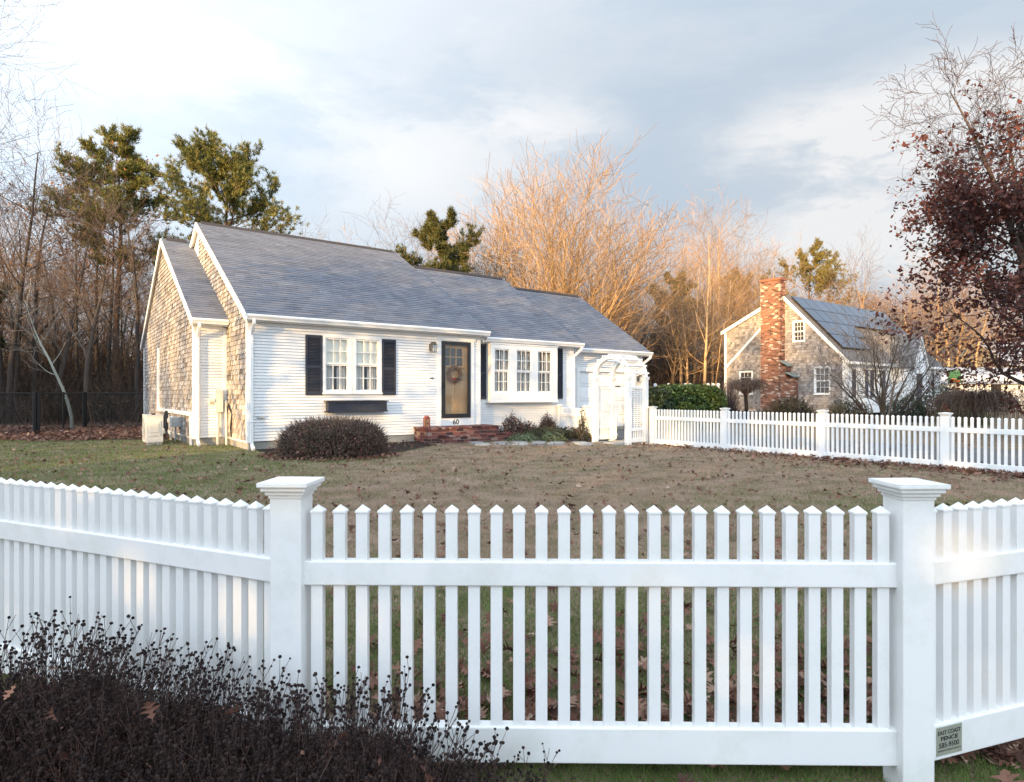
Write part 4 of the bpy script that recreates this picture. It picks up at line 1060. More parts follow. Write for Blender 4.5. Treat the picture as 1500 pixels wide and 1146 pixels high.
def make_grass():
    n = 820000
    y = np.exp(nr_.uniform(np.log(1.5), np.log(16.2), n)); x = nr_.uniform(-1.10, 1.25, n)*y
    s, t = local_np(x, y)
    keep = ~((t > -.0) & (s > -.03)) & ~((t > 1.92) & (s > -.75)) & ~in_bed(s, t) & ~((s > 8.25) & (t < 0)) & ~((x < .3) & (y < 1.95) & (x > -2.4))
    pathd = np.full(n, 9.0)
    for a, b in zip(path_c[:-1], path_c[1:]):
        ax_, ay_ = a; bx_, by_ = b; L2 = (bx_-ax_)**2+(by_-ay_)**2
        k = np.clip(((s-ax_)*(bx_-ax_)+(t-ay_)*(by_-ay_))/L2, 0, 1)
        pathd = np.minimum(pathd, np.hypot(s-ax_-k*(bx_-ax_), t-ay_-k*(by_-ay_)))
    keep &= pathd > .5
    # fewer blades on the bare brown patches in mid-lawn
    x, y, s, t = x[keep], y[keep], s[keep], t[keep]; n = len(x)
    f = fieldn(x, y, .8)*.5+fieldn(x, y, 2.3, 1.3)*.35+fieldn(x, y, 6, 2.1)*.25
    g = -.02+.95*smooth(4.9, 3.0, y)+.88*smooth(-1.0, -4.5, x)*smooth(5.0, 8.5, y)+.25*smooth(1.5,3.0,x)*smooth(5,3.5,y)+.38*smooth(-3.6, -2.0, t)*smooth(4, -1, s)+.62*smooth(2.2, 4.5, x)*smooth(8.8, 6.0, y)*smooth(3.5, 5.0, y)
    pgreen = np.clip(g+f*.62, .02, .95)
    green = nr_.random(n) < pgreen
    rnd = np.where(green, nr_.uniform(.6, 1., n), nr_.uniform(0, .56, n))
    h = nr_.uniform(.014, .040, n)*np.where(green, 1.2, .75)*(.85+.01*y); w = .0017+.00062*y
    th = nr_.uniform(0, 2*np.pi, n); ln_ = nr_.uniform(0, 1.5, n)*h; la = nr_.uniform(0, 2*np.pi, n)
    z = np_z(x, y)-.004
    P = np.empty((n, 3, 3))
    P[:,0,0] = x-np.cos(th)*w*.5; P[:,0,1] = y-np.sin(th)*w*.5; P[:,0,2] = z
    P[:,1,0] = x+np.cos(th)*w*.5; P[:,1,1] = y+np.sin(th)*w*.5; P[:,1,2] = z
    P[:,2,0] = x+np.cos(la)*ln_; P[:,2,1] = y+np.sin(la)*ln_; P[:,2,2] = z+h
    o = link('grass', np_mesh('grass', P.reshape(-1,3), None, 3, rnd, MAT['grass'])); kind(o, 'stuff')
    tag(o, 'patchy brown and green winter grass of the front lawn', 'grass')
make_grass()

OUT = [(0,.012),(.12,.018),(.18,.06),(.25,.22),(.30,.17),(.345,.06),(.43,.12),(.51,.44),(.57,.36),(.61,.11),(.67,.12),(.75,.34),(.80,.27),(.83,.10),(.91,.12),(1,.0)]
def leaf_quads(curl, bend):
    q = []
    f = lambda x, y: (x-.5, y, curl*y*y*2+bend*(x-.5)**2)
    for sg in (1, -1):
        for (a, b) in zip(OUT[:-1], OUT[1:]):
            P = [f(a[0],0), f(b[0],0), f(b[0],sg*b[1]), f(a[0],sg*a[1])]
            q += P if sg > 0 else P[::-1]
    return np.array(q)
TPL = [leaf_quads(c, b) for c, b in ((.25,.25),(.7,-.5),(-.4,.6),(.5,.8),(.1,-.8))]
def scatter_leaves(x, y, z, size, tilt, rnd):
    n = len(x); V_ = []; Rr = []
    for i in range(n):
        T = TPL[i % 5]; k = T*size[i]
        a = nr_.uniform(0, 2*np.pi); tx, ty = nr_.normal(0, tilt, 2)
        ca, sa = np.cos(a), np.sin(a); cx, sx = np.cos(tx), np.sin(tx); cy, sy = np.cos(ty), np.sin(ty)
        Rz = np.array([[ca,-sa,0],[sa,ca,0],[0,0,1]]); Rx = np.array([[1,0,0],[0,cx,-sx],[0,sx,cx]]); Ry = np.array([[cy,0,sy],[0,1,0],[-sy,0,cy]])
        q = k @ (Rz @ Rx @ Ry).T
        q[:,2] -= q[:,2].min()
        V_.append(q+np.array([x[i],y[i],z[i]])); Rr.append(np.full(len(T)//4, rnd[i]))
    return np.concatenate(V_), np.concatenate(Rr)
def make_leaves():
    xs, ys, ss = [], [], []
    def add(x, y, size):
        xs.append(x); ys.append(y); ss.append(size)
    # drifts inside the near fence, thickest against the rail
    n = 1500; y = 2.12+np.abs(nr_.gamma(1.0, .36, n)); x = -.9+3.0*nr_.beta(1.4, 1.1, n)*1.0+(y-2)*.12; add(x, y, nr_.uniform(.05,.105,n))
    n = 420; y = nr_.uniform(2.2,6.5,n); x = nr_.uniform(-.6,.8,n)*y; add(x, y, nr_.uniform(.045,.09,n))
    n = 2200; y = nr_.uniform(4.5,14.8,n); x = nr_.uniform(-.85,.75,n)*y; add(x, y, nr_.uniform(.05,.10,n))
    # along the far fence
    n = 1500; k = 10.5*nr_.beta(1.6,.9,n); off = nr_.gamma(1.1,.35,n); P = [hw(8.15,-3.8-a) for a in k]
    x = np.array([p.x for p in P])-off*.8; y = np.array([p.y for p in P])-off*.6; add(x, y, nr_.uniform(.06,.11,n))
    n = 500; k = nr_.uniform(0,11,n); P = [hw(8.35+abs(nr_.normal(0,.5)),-3.8-a) for a in k]; add(np.array([p.x for p in P]), np.array([p.y for p in P]), nr_.uniform(.06,.11,n))
    # thick litter at the edge of the woods, left of the house
    n = 5200; a = nr_.random(n); b = nr_.random(n)**1.3
    x = -9.2-a*9.5+b*(-1.5); y = 16.3-a*1.6*1.0+b*7.0-.25+.3*np.sin(a*19); add(x, y, nr_.uniform(.08,.15,n))
    # round the clipped shrub and bed
    n = 330; t = nr_.uniform(3.0,6.4,n); r = nr_.uniform(.95,1.2,n); add(-3.55+np.cos(t)*r*1.15, 12.05+np.sin(t)*r*.95, nr_.uniform(.05,.10,n))
    n = 200; a_ = nr_.uniform(.3,3.9,n); P = [hw(q, -nr_.uniform(.1,1.5)) for q in a_]; add(np.array([p.x for p in P]), np.array([p.y for p in P]), nr_.uniform(.05,.09,n))
    # street side, lower right
    n = 40; add(nr_.uniform(.4,1.9,n), nr_.uniform(1.6,2.1,n), nr_.uniform(.05,.09,n))
    x, y, size = np.concatenate(xs), np.concatenate(ys), np.concatenate(ss)
    s, t = local_np(x, y); keep = ~((t > 0) & (s > -.75) & (s < 13)) ; keep &= ~((np.abs(y-2.04) < .06) & (np.abs(x-.3) < 1.3))
    x, y, size = x[keep], y[keep], size[keep]; n = len(x)
    z = np_z(x, y)+.012+nr_.uniform(0,.02,n)
    rnd = np.clip(nr_.beta(1.6,1.9,n), 0, 1)
    v, r = scatter_leaves(x, y, z, size, .42, rnd)
    o = link('fallen_leaves', np_mesh('fallen_leaves', v, None, 4, r, MAT['leaf_fall'])); kind(o, 'stuff')
    tag(o, 'brown oak leaves drifted on the lawn, along the fences and woods edge', 'leaves')
make_leaves()
v_, r_ = scatter_leaves(np.array([0.]), np.array([0.]), np.array([0.]), np.array([.13]), .25, np.array([.62]))
o = link('oak_leaf', np_mesh('oak_leaf', v_, None, 4, r_, MAT['leaf_fall'])); o.location = (1.60,1.98,-.055)
tag(o, 'single large curled tan oak leaf on the grass under the fence sign panel', 'leaf')

# ================================================================== VEGETATION
def rot_about(v, axis, a): return Matrix.Rotation(a, 3, axis) @ v
def grow(tm, wm, p, d, L, rad, lv, P, rg, ends):
    n = P['seg'][lv]; pts = [p]; rads = [rad]; dirs = [d]
    tp = P.get('taper', .35)
    for i in range(n):
        j = V((rg.gauss(0,1), rg.gauss(0,1), rg.gauss(0,1)))*P['wob'][lv]
        d = (d+j+V((0,0,1))*P['up'][lv]).normalized()
        p = p+d*(L/n); pts.append(p); rads.append(max(P['rmin'], rad*(1-(1-tp)*(i+1)/n))); dirs.append(d)
    mb = tm if lv < P['tl'] else wm
    mb.tube(pts, rads, 7 if rad > .06 else (5 if rad > .02 else 3))
    if lv >= P['max']:
        ends.append((pts[-1], d)); ends.append((pts[len(pts)//2], d)); return
    nc = P['nc'][lv]; st = P['st'][lv]; az = rg.random()*6.28
    for c in range(nc):
        k = st+(1-st)*(c+rg.random()*.8)/nc; k = min(k, .995)
        f = k*n; i = int(f); q = pts[i].lerp(pts[i+1], f-i); dd = dirs[min(i+1, n)]
        az += 2.4+rg.uniform(-.5,.5)
        perp = dd.orthogonal().normalized(); perp = rot_about(perp, dd, az)
        an = R(P['ang'][lv]*rg.uniform(.7,1.25))
        cd = (dd*math.cos(an)+perp*math.sin(an)).normalized()
        lr = P['lr'][lv]*rg.uniform(.65,1.15)*(P['lk'][lv]*(1-k)+1)
        r0 = rads[i]*(1-(f-i))+rads[i+1]*(f-i)
        grow(tm, wm, q, cd, L*lr, max(P['rmin'], r0*P['rr'][lv]), lv+1, P, rg, ends)
    if lv > 0 or P.get('lead', True): pass

def leaf_bits(mb, pos, d, n, rad, size, rg, droop=0):
    for _ in range(n):
        c = pos+V((rg.gauss(0,rad), rg.gauss(0,rad), rg.gauss(0,rad)*.8))
        a = V((rg.gauss(0,1), rg.gauss(0,1), rg.gauss(0,.7)-droop)).normalized(); b = a.orthogonal().normalized(); b = rot_about(b, a, rg.random()*6.28)
        s = size*rg.uniform(.6,1.25)
        mb.face([c, c+a*s*.3+b*s*.30, c+a*s*.62+b*s*.16, c+a*s, c+a*s*.55-b*s*.33, c+a*s*.3-b*s*.12])

def make_tree(name, seed, P, bark, twig, leaf=None, leafn=0, leafsize=.1, leafrad=.1, leafprob=1.0, leafz=None, stems=None, droop=0):
    """returns meshes (trunk, crown) standing at the origin"""
    rg = random.Random(seed); tm, wm, ends = MB(), MB(), []
    for (p, d, L, rad) in (stems or [((0,0,-.1),(0,0,1),P['H'],P['r0'])]):
        grow(tm, wm, V(p), V(d).normalized(), L, rad, 0, P, rg, ends)
    mats = [MAT[twig]]
    if leaf:
        wm.mi = 1; mats.append(MAT[leaf])
        for (p, d) in ends:
            if rg.random() < leafprob*(1 if leafz is None else leafz(p)): leaf_bits(wm, p, d, leafn, leafrad, leafsize, rg, droop)
    return tm.mesh('trunk', MAT[bark], smooth=True), wm.mesh('crown', mats)
def topz(meshes):
    z = 0
    for me in meshes:
        a = np.empty(len(me.vertices)*3, dtype=np.float32); me.vertices.foreach_get('co', a); z = max(z, float(a[2::3].max()))
    return z
def fit(meshes, h): return h/topz(meshes)
def place(name, meshes, label, cat, loc, rz=0, sc=1.0, group=None, scz=None):
    t = thing(name, label, cat, loc, rz, group); t.scale = (sc, sc, scz or sc)
    link('trunk', meshes[0], t); link('crown', meshes[1], t)
    return t

FOREST = dict(H=13, r0=.16, rmin=.0065, taper=.15, seg=[9,6,4,3], wob=[.05,.12,.16,.18], up=[.05,.06,.05,.03], tl=2, max=3, nc=[15,7,5], st=[.28,.25,.2], ang=[48,42,40], lr=[.24,.50,.55], lk=[.9,.4,.2], rr=[.42,.5,.6])
SPREAD = dict(FOREST, H=12, r0=.20, nc=[13,8,6], st=[.33,.2,.15], ang=[52,45,42], lr=[.34,.5,.5], wob=[.07,.14,.18,.2])
SLIM = dict(FOREST, H=10, r0=.075, nc=[10,5,4], st=[.4,.25,.2], ang=[38,38,38], lr=[.22,.5,.55])
FANP = dict(H=11, r0=.2, rmin=.0085, taper=.14, seg=[8,6,5,3], wob=[.05,.09,.11,.13], up=[.045,.065,.06,.04], tl=3, max=3, nc=[13,9,6], st=[.16,.16,.12], ang=[34,36,38], lr=[.40,.46,.46], lk=[.7,.4,.2], rr=[.5,.5,.6])

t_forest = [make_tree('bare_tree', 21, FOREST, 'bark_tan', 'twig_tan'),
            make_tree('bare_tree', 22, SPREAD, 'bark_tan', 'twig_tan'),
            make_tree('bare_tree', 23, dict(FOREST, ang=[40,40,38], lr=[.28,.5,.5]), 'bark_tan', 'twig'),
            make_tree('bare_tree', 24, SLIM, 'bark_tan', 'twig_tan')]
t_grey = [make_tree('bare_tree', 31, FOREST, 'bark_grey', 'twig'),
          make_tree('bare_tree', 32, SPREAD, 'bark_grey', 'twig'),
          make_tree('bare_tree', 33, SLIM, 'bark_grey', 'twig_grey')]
t_leafy = [make_tree('brown_leaved_tree', 41, SPREAD, 'bark_tan', 'twig', 'deadleaf', 4, .14, .16, .55),
           make_tree('brown_leaved_tree', 42, dict(SLIM, H=7), 'bark_grey', 'twig', 'deadleaf', 3, .12, .14, .6)]

def make_pine(seed, H, r0, crown0, nl, limb, tuft='needle', lean=0, flat=.6, tn=20, tl=.215, dens=1.0, upang=22):
    rg = random.Random(seed); tm, wm = MB(), MB(); mats = [MAT['bark_pine'], MAT[tuft]]
    n = 12; p = V((0,0,-.1)); d = V((lean,0,1)).normalized(); pts = [p]; rads = [r0]
    for i in range(n):
        d = (d+V((rg.gauss(0,.03), rg.gauss(0,.03), .07))).normalized(); p = p+d*H/n; pts.append(p); rads.append(r0*(1-.82*(i+1)/n))
    tm.tube(pts, rads, 8)
    def tuftat(q, dd):
        wm.mi = 1
        base = rg.gauss(.45,.2)
        for _ in range(tn):
            v = (dd*rg.uniform(.1,1.0)+V((rg.gauss(0,.6), rg.gauss(0,.6), rg.gauss(.35,.5)))).normalized()
            w = v.orthogonal().normalized(); w = rot_about(w, v, rg.random()*6.28)*.019
            L = tl*rg.uniform(.7,1.2); o = q+V((rg.gauss(0,.045), rg.gauss(0,.045), rg.gauss(0,.045)))
            wm.face([o-w, o+w, o+v*L], min(1, max(0, base+rg.gauss(0,.14))))
        wm.mi = 0
    for i in range(nl):
        k = crown0+(1-crown0)*(i+rg.random())/nl; f = min(k*n, n-.01); j = int(f); q = pts[j].lerp(pts[j+1], f-j)
        rel_ = (k-crown0)/(1-crown0)
        Lr = limb*(1-.62*rel_**1.6)*rg.uniform(.6,1.15)*(.55+.9*min(1, rel_*3))
        a = 2.4*i+rg.uniform(-.6,.6); e = R(upang*rg.uniform(-.3,1.3)+45*rel_**2)
        dd = V((math.cos(a)*math.cos(e), math.sin(a)*math.cos(e), math.sin(e)))
        rr = rads[j]*.42; lp = [q]; lr = [rr]; m = 7
        for s in range(m):
            dd = (dd+V((rg.gauss(0,.13), rg.gauss(0,.13), rg.gauss(.03,.10)))).normalized(); q = q+dd*Lr/m; lp.append(q); lr.append(max(.012, rr*(1-.85*(s+1)/m)))
            if s >= 2:
                for b in range(rg.choice((3,3,4))):
                    az = rg.random()*6.28; pr = rot_about(dd.orthogonal().normalized(), dd, az)
                    d2 = (dd*.55+pr*.75+V((0,0,.35))).normalized(); L2 = Lr*rg.uniform(.14,.34); q2 = q; sp = [q2]
                    for s2 in range(3):
                        d2 = (d2+V((rg.gauss(0,.15), rg.gauss(0,.15), .10))).normalized(); q2 = q2+d2*L2/3; sp.append(q2)
                        if rg.random() < .95*dens*(.45+.55*min(1, rel_*2.2)): tuftat(q2, d2)
                    wm.tube(sp, [.014,.011,.008,.006], 3)
                    for b2 in range(4):
                        pr2 = rot_about(d2.orthogonal().normalized(), d2, rg.random()*6.28); q3 = q2-d2*L2*.2*b2
                        e3 = q3+(d2*.6+pr2*.7+V((0,0,.4))).normalized()*L2*.4
                        wm.tube([q3, e3], [.008,.005], 3)
                        if rg.random() < .85*dens*(.45+.55*min(1, rel_*2.2)): tuftat(e3, d2)
        tm.tube(lp, lr, 5)
    return tm.mesh('trunk', MAT['bark_pine'], smooth=True), wm.mesh('crown', mats)

pineA = make_pine(3, 13.4, .21,   .57, 30, 2.7, dens=1.0, lean=.0, upang=16)
pineB = make_pine(8, 13.6, .23,   .50, 38, 3.5, dens=1.0, upang=20)
pineC = make_pine(14, 9.5, .15, .30, 28, 2.1, dens=1.0, tuft='needle_dark')
pineD = make_pine(17, 14.0, .22, .30, 34, 4.0, tuft='needle_gold', upang=12)

def at(u, Y): return V(((u-750)/900*Y, Y, 0))
place('pine_tree', pineA, 'tall pine with a bare dark trunk and lopsided crown left of the house gable', 'tree', at(172,30), R(40), fit(pineA,14.7))
place('pine_tree', pineB, 'broad round crowned pine rising behind the left end of the house roof', 'tree', at(338,31), R(215), fit(pineB,14.0))
place('pine_tree', pineC, 'short pine showing above the middle of the house roof', 'tree', at(650,33), R(10), fit(pineC,11.4))
place('pine_tree', pineD, 'golden lit pine behind the neighbouring brick chimney', 'tree', at(1175,62), R(70), fit(pineD,16.8))
place('pine_tree', pineC, 'small dark pine among the bare trees right of the garage roof', 'tree', at(985,56), R(200), fit(pineC,12.6))
place('pine_tree', pineD, 'rounded golden pine crown between the garage and the brick chimney', 'tree', at(1095,66), R(250), fit(pineD,15.2))

# the big fan-shaped tree behind the garage roof
rgf = random.Random(5)
fan = []
for i, (ax, tl_) in enumerate(((-46,9.0),(-34,11.0),(-22,12.2),(-12,13.0),(-3,13.6),(6,13.4),(15,13.0),(24,12.2),(34,11.6),(44,10.8),(-27,11.6),(-8,13.0),(10,13.2),(29,12.0))):
    a = R(ax); dy = rgf.uniform(-.4,.4)
    fan.append(((math.sin(a)*.5, dy, -.1), (math.sin(a), dy, math.cos(a)), tl_*.86, .17 if abs(ax) < 40 else .13))
fan_m = make_tree('fan_tree', 51, FANP, 'bark_tan', 'twig_tan', stems=fan)
place('bare_tree', fan_m, 'big fan shaped bare tree with many upright golden stems behind the garage roof', 'tree', at(806,36), 0, 1.0, None, fit(fan_m,16.0))

# the russet oak at the right edge, still in leaf low down
OAK = dict(H=9.6, r0=.27, rmin=.006, taper=.12, seg=[11,8,5,4], wob=[.035,.14,.17,.18], up=[.0,.03,.02,.0], tl=2, max=3, nc=[26,10,6], st=[.12,.15,.12], ang=[62,46,44], lr=[.285,.46,.46], lk=[.5,.4,.2], rr=[.36,.5,.6])
oak_m = make_tree('oak_tree', 63, OAK, 'bark_dark', 'twig_dark', 'oakleaf', 9, .17, .165, 1.0, leafz=lambda p: max(0.004, min(.9, (9.4-p.z)/4.2))*(1 if math.sin(p.x*2.3)+math.sin(p.y*2.1+1)+math.sin(p.z*2.9) > -.6 else .15), stems=[((0,0,-.1),(.0,-.02,1),9.6,.20),((0,0,4.5),(-.42,.05,1),6.6,.13)])
place('oak_tree', oak_m, 'oak with dark russet leaves on its lower limbs and bare upper twigs', 'tree', (13.45,15.8,0), 0, .80, None, .86)

# tall bare tree whose boughs reach in at the upper left
place('bare_tree', make_tree('bare_tree', 71, dict(SPREAD, H=15, r0=.26, rmin=.0045, lr=[.40,.5,.5], nc=[17,10,8], st=[.48,.2,.15], ang=[62,45,42]), 'bark_grey', 'twig_dark'), 'tall bare tree with long boughs reaching in from the left side', 'tree', (-19.6,17.3,0), R(33), 1.0)

# woods: many individual bare trees
rw = random.Random(77)
def wood(n, u0, u1, Y0, Y1, kinds, hs, label, group, cat='tree', dz=0):
    for i in range(n):
        u = u0+(u1-u0)*(i+rw.random())/n; Yd = rw.uniform(Y0, Y1)
        me = rw.choice(kinds); sc = rw.uniform(*hs)/topz(me)
        place('bare_tree', me, label, cat, at(u, Yd), rw.random()*6.28, sc, group, sc*rw.uniform(.9,1.12))
wood(34, -120, 215, 25, 40, t_grey+t_grey+[t_leafy[1]], (9,14.5), 'thin grey bare tree in the dark woods left of the house', 'bare grey trees in the woods left of the house')
wood(16, -110, 215, 30, 46, t_grey, (9,13), 'thin grey bare tree in the dark woods left of the house', 'bare grey trees in the woods left of the house')
wood(12, -60, 420, 40, 55, t_grey, (11,17), 'thin grey bare tree in the dark woods left of the house', 'bare grey trees in the woods left of the house')
wood(11, 395, 640, 46, 60, t_grey+[t_forest[3]], (13.5,17), 'slender bare tree showing over the house ridge', 'slender bare trees over the house ridge')
wood(26, 845, 1010, 42, 58, t_grey+[t_forest[2]], (8.5,11.5), 'brown bare tree in the shaded woods right of the garage roof', 'brown bare trees in the woods right of the garage')  # darker, greyer trees stand in for shade over this stretch of wood
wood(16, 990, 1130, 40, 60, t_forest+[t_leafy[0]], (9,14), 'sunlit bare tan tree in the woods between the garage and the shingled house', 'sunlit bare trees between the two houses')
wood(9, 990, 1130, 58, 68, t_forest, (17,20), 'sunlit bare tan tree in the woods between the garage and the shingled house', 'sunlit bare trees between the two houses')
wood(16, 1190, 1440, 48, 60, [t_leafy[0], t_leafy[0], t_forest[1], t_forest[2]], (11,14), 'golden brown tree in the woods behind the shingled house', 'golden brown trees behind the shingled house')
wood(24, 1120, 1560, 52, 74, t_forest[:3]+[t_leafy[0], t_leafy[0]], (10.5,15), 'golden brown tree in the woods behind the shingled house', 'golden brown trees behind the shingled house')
sap_m = make_tree('bare_tree', 37, dict(SLIM, H=5.2, r0=.07, wob=[.13,.15,.18,.2]), 'bark_pale', 'twig_grey')
place('bare_tree', sap_m, 'pale crooked sapling trunk standing behind the chain link gate', 'tree', at(106,21.0), .4, 5.6/topz(sap_m))
for (u, Yd, lb) in ((-20,24,'dark evergreen at the far left behind the chain link fence'),):
    place('pine_tree', pineC, lb, 'tree', at(u-15,Yd+2), 1.0, .62)

# undergrowth and the far-off wood as masses
def brush(name, label, strips, n, hmax, mat, leafn, seed, wid=.010):
    rg = random.Random(seed); m = MB()
    for i in range(n):
        u0, u1, Y0, Y1, hm = rg.choice(strips)
        Yd = rg.uniform(Y0, Y1); x = (rg.uniform(u0, u1)-750)/900*Yd; h = hm*rg.uniform(.3,1.0); p = V((x, Yd, 0))
        d = V((rg.gauss(0,.35), rg.gauss(0,.35), 1)).normalized(); pts = [p]
        for k in range(3):
            d = (d+V((rg.gauss(0,.25), rg.gauss(0,.25), .05))).normalized(); p = p+d*h/3; pts.append(p)
        r0 = wid*rg.uniform(.6,1.8)
        m.tube(pts, [r0, r0*.8, r0*.6, r0*.35], 3)
        for b in range(4):
            q = pts[1].lerp(pts[3], rg.random()); e = q+V((rg.gauss(0,.3), rg.gauss(0,.3), rg.gauss(.25,.2)))*h*.35
            m.tube([q, e], [r0*.5, r0*.25], 3)
        if leafn: leaf_bits(m, pts[2], d, leafn, .30*h*.5, .11, rg)
    o = m.build(name, MAT[mat]); kind(o, 'stuff'); tag(o, label, 'undergrowth'); return o
brush('undergrowth', 'tangled brown undergrowth under the bare trees left of the house', [(-80,215,23.5,36,2.4),(-80,215,27,42,4.5),(-80,240,32,46,7.5)], 4200, 4, 'thicket', 2, 91)
brush('undergrowth', 'tangled brown undergrowth in the woods between and behind the houses', [(850,1010,42,56,9.0),(830,1180,36,54,2.6),(860,1130,40,58,6.0),(860,1130,44,60,8.0),(1180,1560,48,60,4.5),(1240,1560,40,50,3.0)], 3400, 4, 'thicket', 2, 92, .014)
brush('far_woods', 'far off brown woods seen through the nearer bare trees', [(-200,420,56,85,11),(380,860,66,90,12),(820,1240,66,95,12),(1180,1700,76,100,12)], 5200, 10, 'farwoods', 0, 93, .045)

def shrub(name, label, cat, loc, rx, ry, h, leafm, n, size, seed, twigm='twig_dark', box=False, ntw=140, twl=.16, group=None, rz=0, lift=.0, boxy=.35):
    """leaf-sized faces through an uneven domed (or clipped) volume on a base of twigs"""
    rg = random.Random(seed); t = thing(name, label, cat, loc, rz, group)
    ph = [rg.uniform(0,6.28) for _ in range(6)]
    def surf(a, e):
        b = 1+.10*math.sin(3*a+ph[0])+.07*math.sin(5*a+ph[1]+2*e)+.06*math.sin(4*e+ph[2]+a*2)+.05*math.sin(9*a+ph[3]+5*e)
        ca, sa, ce, se = math.cos(a), math.sin(a), math.cos(e), math.sin(e)
        if box:
            q_ = 2/boxy; k_ = (abs(ca*ce)**q_+abs(sa*ce)**q_+abs(se)**q_)**(-1/q_)*(.94+.06*b); return V((rx*ca*ce*k_, ry*sa*ce*k_, h*max(0,se)*k_))
        return V((rx*ca*ce*b, ry*sa*ce*b, h*se*b))
    m = MB()
    for i in range(n):
        a = rg.random()*6.28; e = math.asin(rg.uniform(-.02, 1)) if not box else math.asin(rg.uniform(0,1))
        k = 1-abs(rg.gauss(0,.13)); q = surf(a, e)*k; q.z = max(.03, q.z)+lift
        nrm = (q/ max(.01,q.length)+V((rg.gauss(0,.6),rg.gauss(0,.6),rg.gauss(.2,.6)))).normalized()
        u = rot_about(nrm.orthogonal().normalized(), nrm, rg.random()*6.28); v = nrm.cross(u); s = size*rg.uniform(.6,1.3)
        r = min(1, max(0, rg.gauss(.5,.23)))
        m.face([q, q+u*s*.5+v*s*.28, q+u*s, q+u*s*.5-v*s*.28], r)
    m.build('foliage', MAT[leafm], t)
    w = MB()
    for i in range(ntw):
        a = rg.random()*6.28; e = math.asin(rg.uniform(.05,1)); q = surf(a, e); q.z += lift
        b = V((q.x*.25+rg.gauss(0,.03), q.y*.25+rg.gauss(0,.03), 0)); mid = b.lerp(q,.5)+V((rg.gauss(0,.05),rg.gauss(0,.05),.06))
        o = q+(q.normalized()*.8+V((rg.gauss(0,.4),rg.gauss(0,.4),.5))).normalized()*twl*rg.random()
        w.tube([b, mid, q, o], [.011,.008,.004,.002], 3)
    w.build('twigs', MAT[twigm], t)
    return t
shrub('clipped_shrub', 'wide clipped dark reddish shrub below the flower box of the white house', 'shrub', (-3.50,12.05,0), 1.0, .74, .70, 'barberry', 20000, .042, 201, ntw=2600, twl=.13, box=True, boxy=.6, rz=R(5), twigm='twig')
for (s_, t_, h_, r_, sd, lb) in ((6.55,-.75,.62,.34,211,'bronze leaved shrub touching the right end of the brick steps'),(7.15,-.6,.42,.32,212,'low bronze shrub second from the brick steps'),(8.05,-.45,.58,.26,213,'small bronze shrub before the right end of the boxed window')):
    shrub('bronze_shrub', lb, 'shrub', hw(s_,t_), r_, r_*.8, h_, 'azalea', 1500, .06, sd, ntw=120, group='bronze shrubs under the boxed window')
shrub('leafy_ground_cover', 'low trailing green and bronze ground cover in the bed before the boxed window', 'plant', hw(7.6,-1.2), 1.25, .48, .30, 'cover', 5200, .05, 221, ntw=160, rz=PHI-R(28))
shrub('pale_green_plant', 'pale green clump of soft leaves beside the stone path and steps', 'plant', hw(6.35,-1.55), .46, .30, .18, 'sage', 1700, .05, 222, ntw=60)
shrub('grey_green_plant', 'grey green tufted plant at the front of the planting bed', 'plant', hw(6.95,-1.95), .32, .26, .24, 'sage', 1300, .045, 223, ntw=50)
shrub('climbing_plant', 'dark green sprig of a climber on the left post of the arbour', 'plant', hw(7.45,-2.55), .12, .10, .86, 'evergreen', 350, .06, 224, ntw=30)
shrub('clipped_hedge', 'clipped bright green hedge behind the far picket fence right of the arbour', 'hedge', (6.15,21.6,0), 1.30, .75, 1.52, 'hedge', 26000, .10, 231, box=True, ntw=200, twl=.1)
shrub('clipped_hedge', 'shaded end of the green hedge in darker leaf colour right of the arbour', 'hedge', (4.75,21.2,0), .70, .7, 1.43, 'evergreen', 11000, .10, 232, box=True, ntw=100, twl=.1)  # unlit left end of the hedge, its shade put into the leaf colour
shrub('low_shrub', 'low brown green shrub at the foot of the brick chimney', 'shrub', (12.35,27.2,0), 1.25, .8, 1.02, 'brownshrub', 5000, .07, 241, ntw=300)
shrub('low_shrub', 'low brown green shrub below the corner of the shingled house', 'shrub', (14.55,26.6,0), .95, .7, .95, 'brownshrub', 3500, .07, 242, ntw=200)
shrub('evergreen_shrub', 'round dark evergreen shrub before the entry of the shingled house', 'shrub', (17.0,26.5,0), 1.0, .8, 1.20, 'evergreen', 4500, .08, 243)
shrub('evergreen_shrub', 'spreading green shrub left of the drooping bare shrub', 'shrub', (17.6,24.0,0), 1.0, .8, 1.05, 'hedge', 3600, .08, 244)
shrub('evergreen_shrub', 'dark mounded shrub under the russet oak limbs', 'shrub', (18.2,26.0,0), 1.1, .8, 1.6, 'evergreen', 4200, .09, 245)
shrub('brown_bush', 'twiggy bare bush between the hedge and the shingled house wall', 'shrub', (8.6,24.5,0), .55, .5, 1.5, 'thicket', 500, .05, 246, ntw=500, twl=.35)

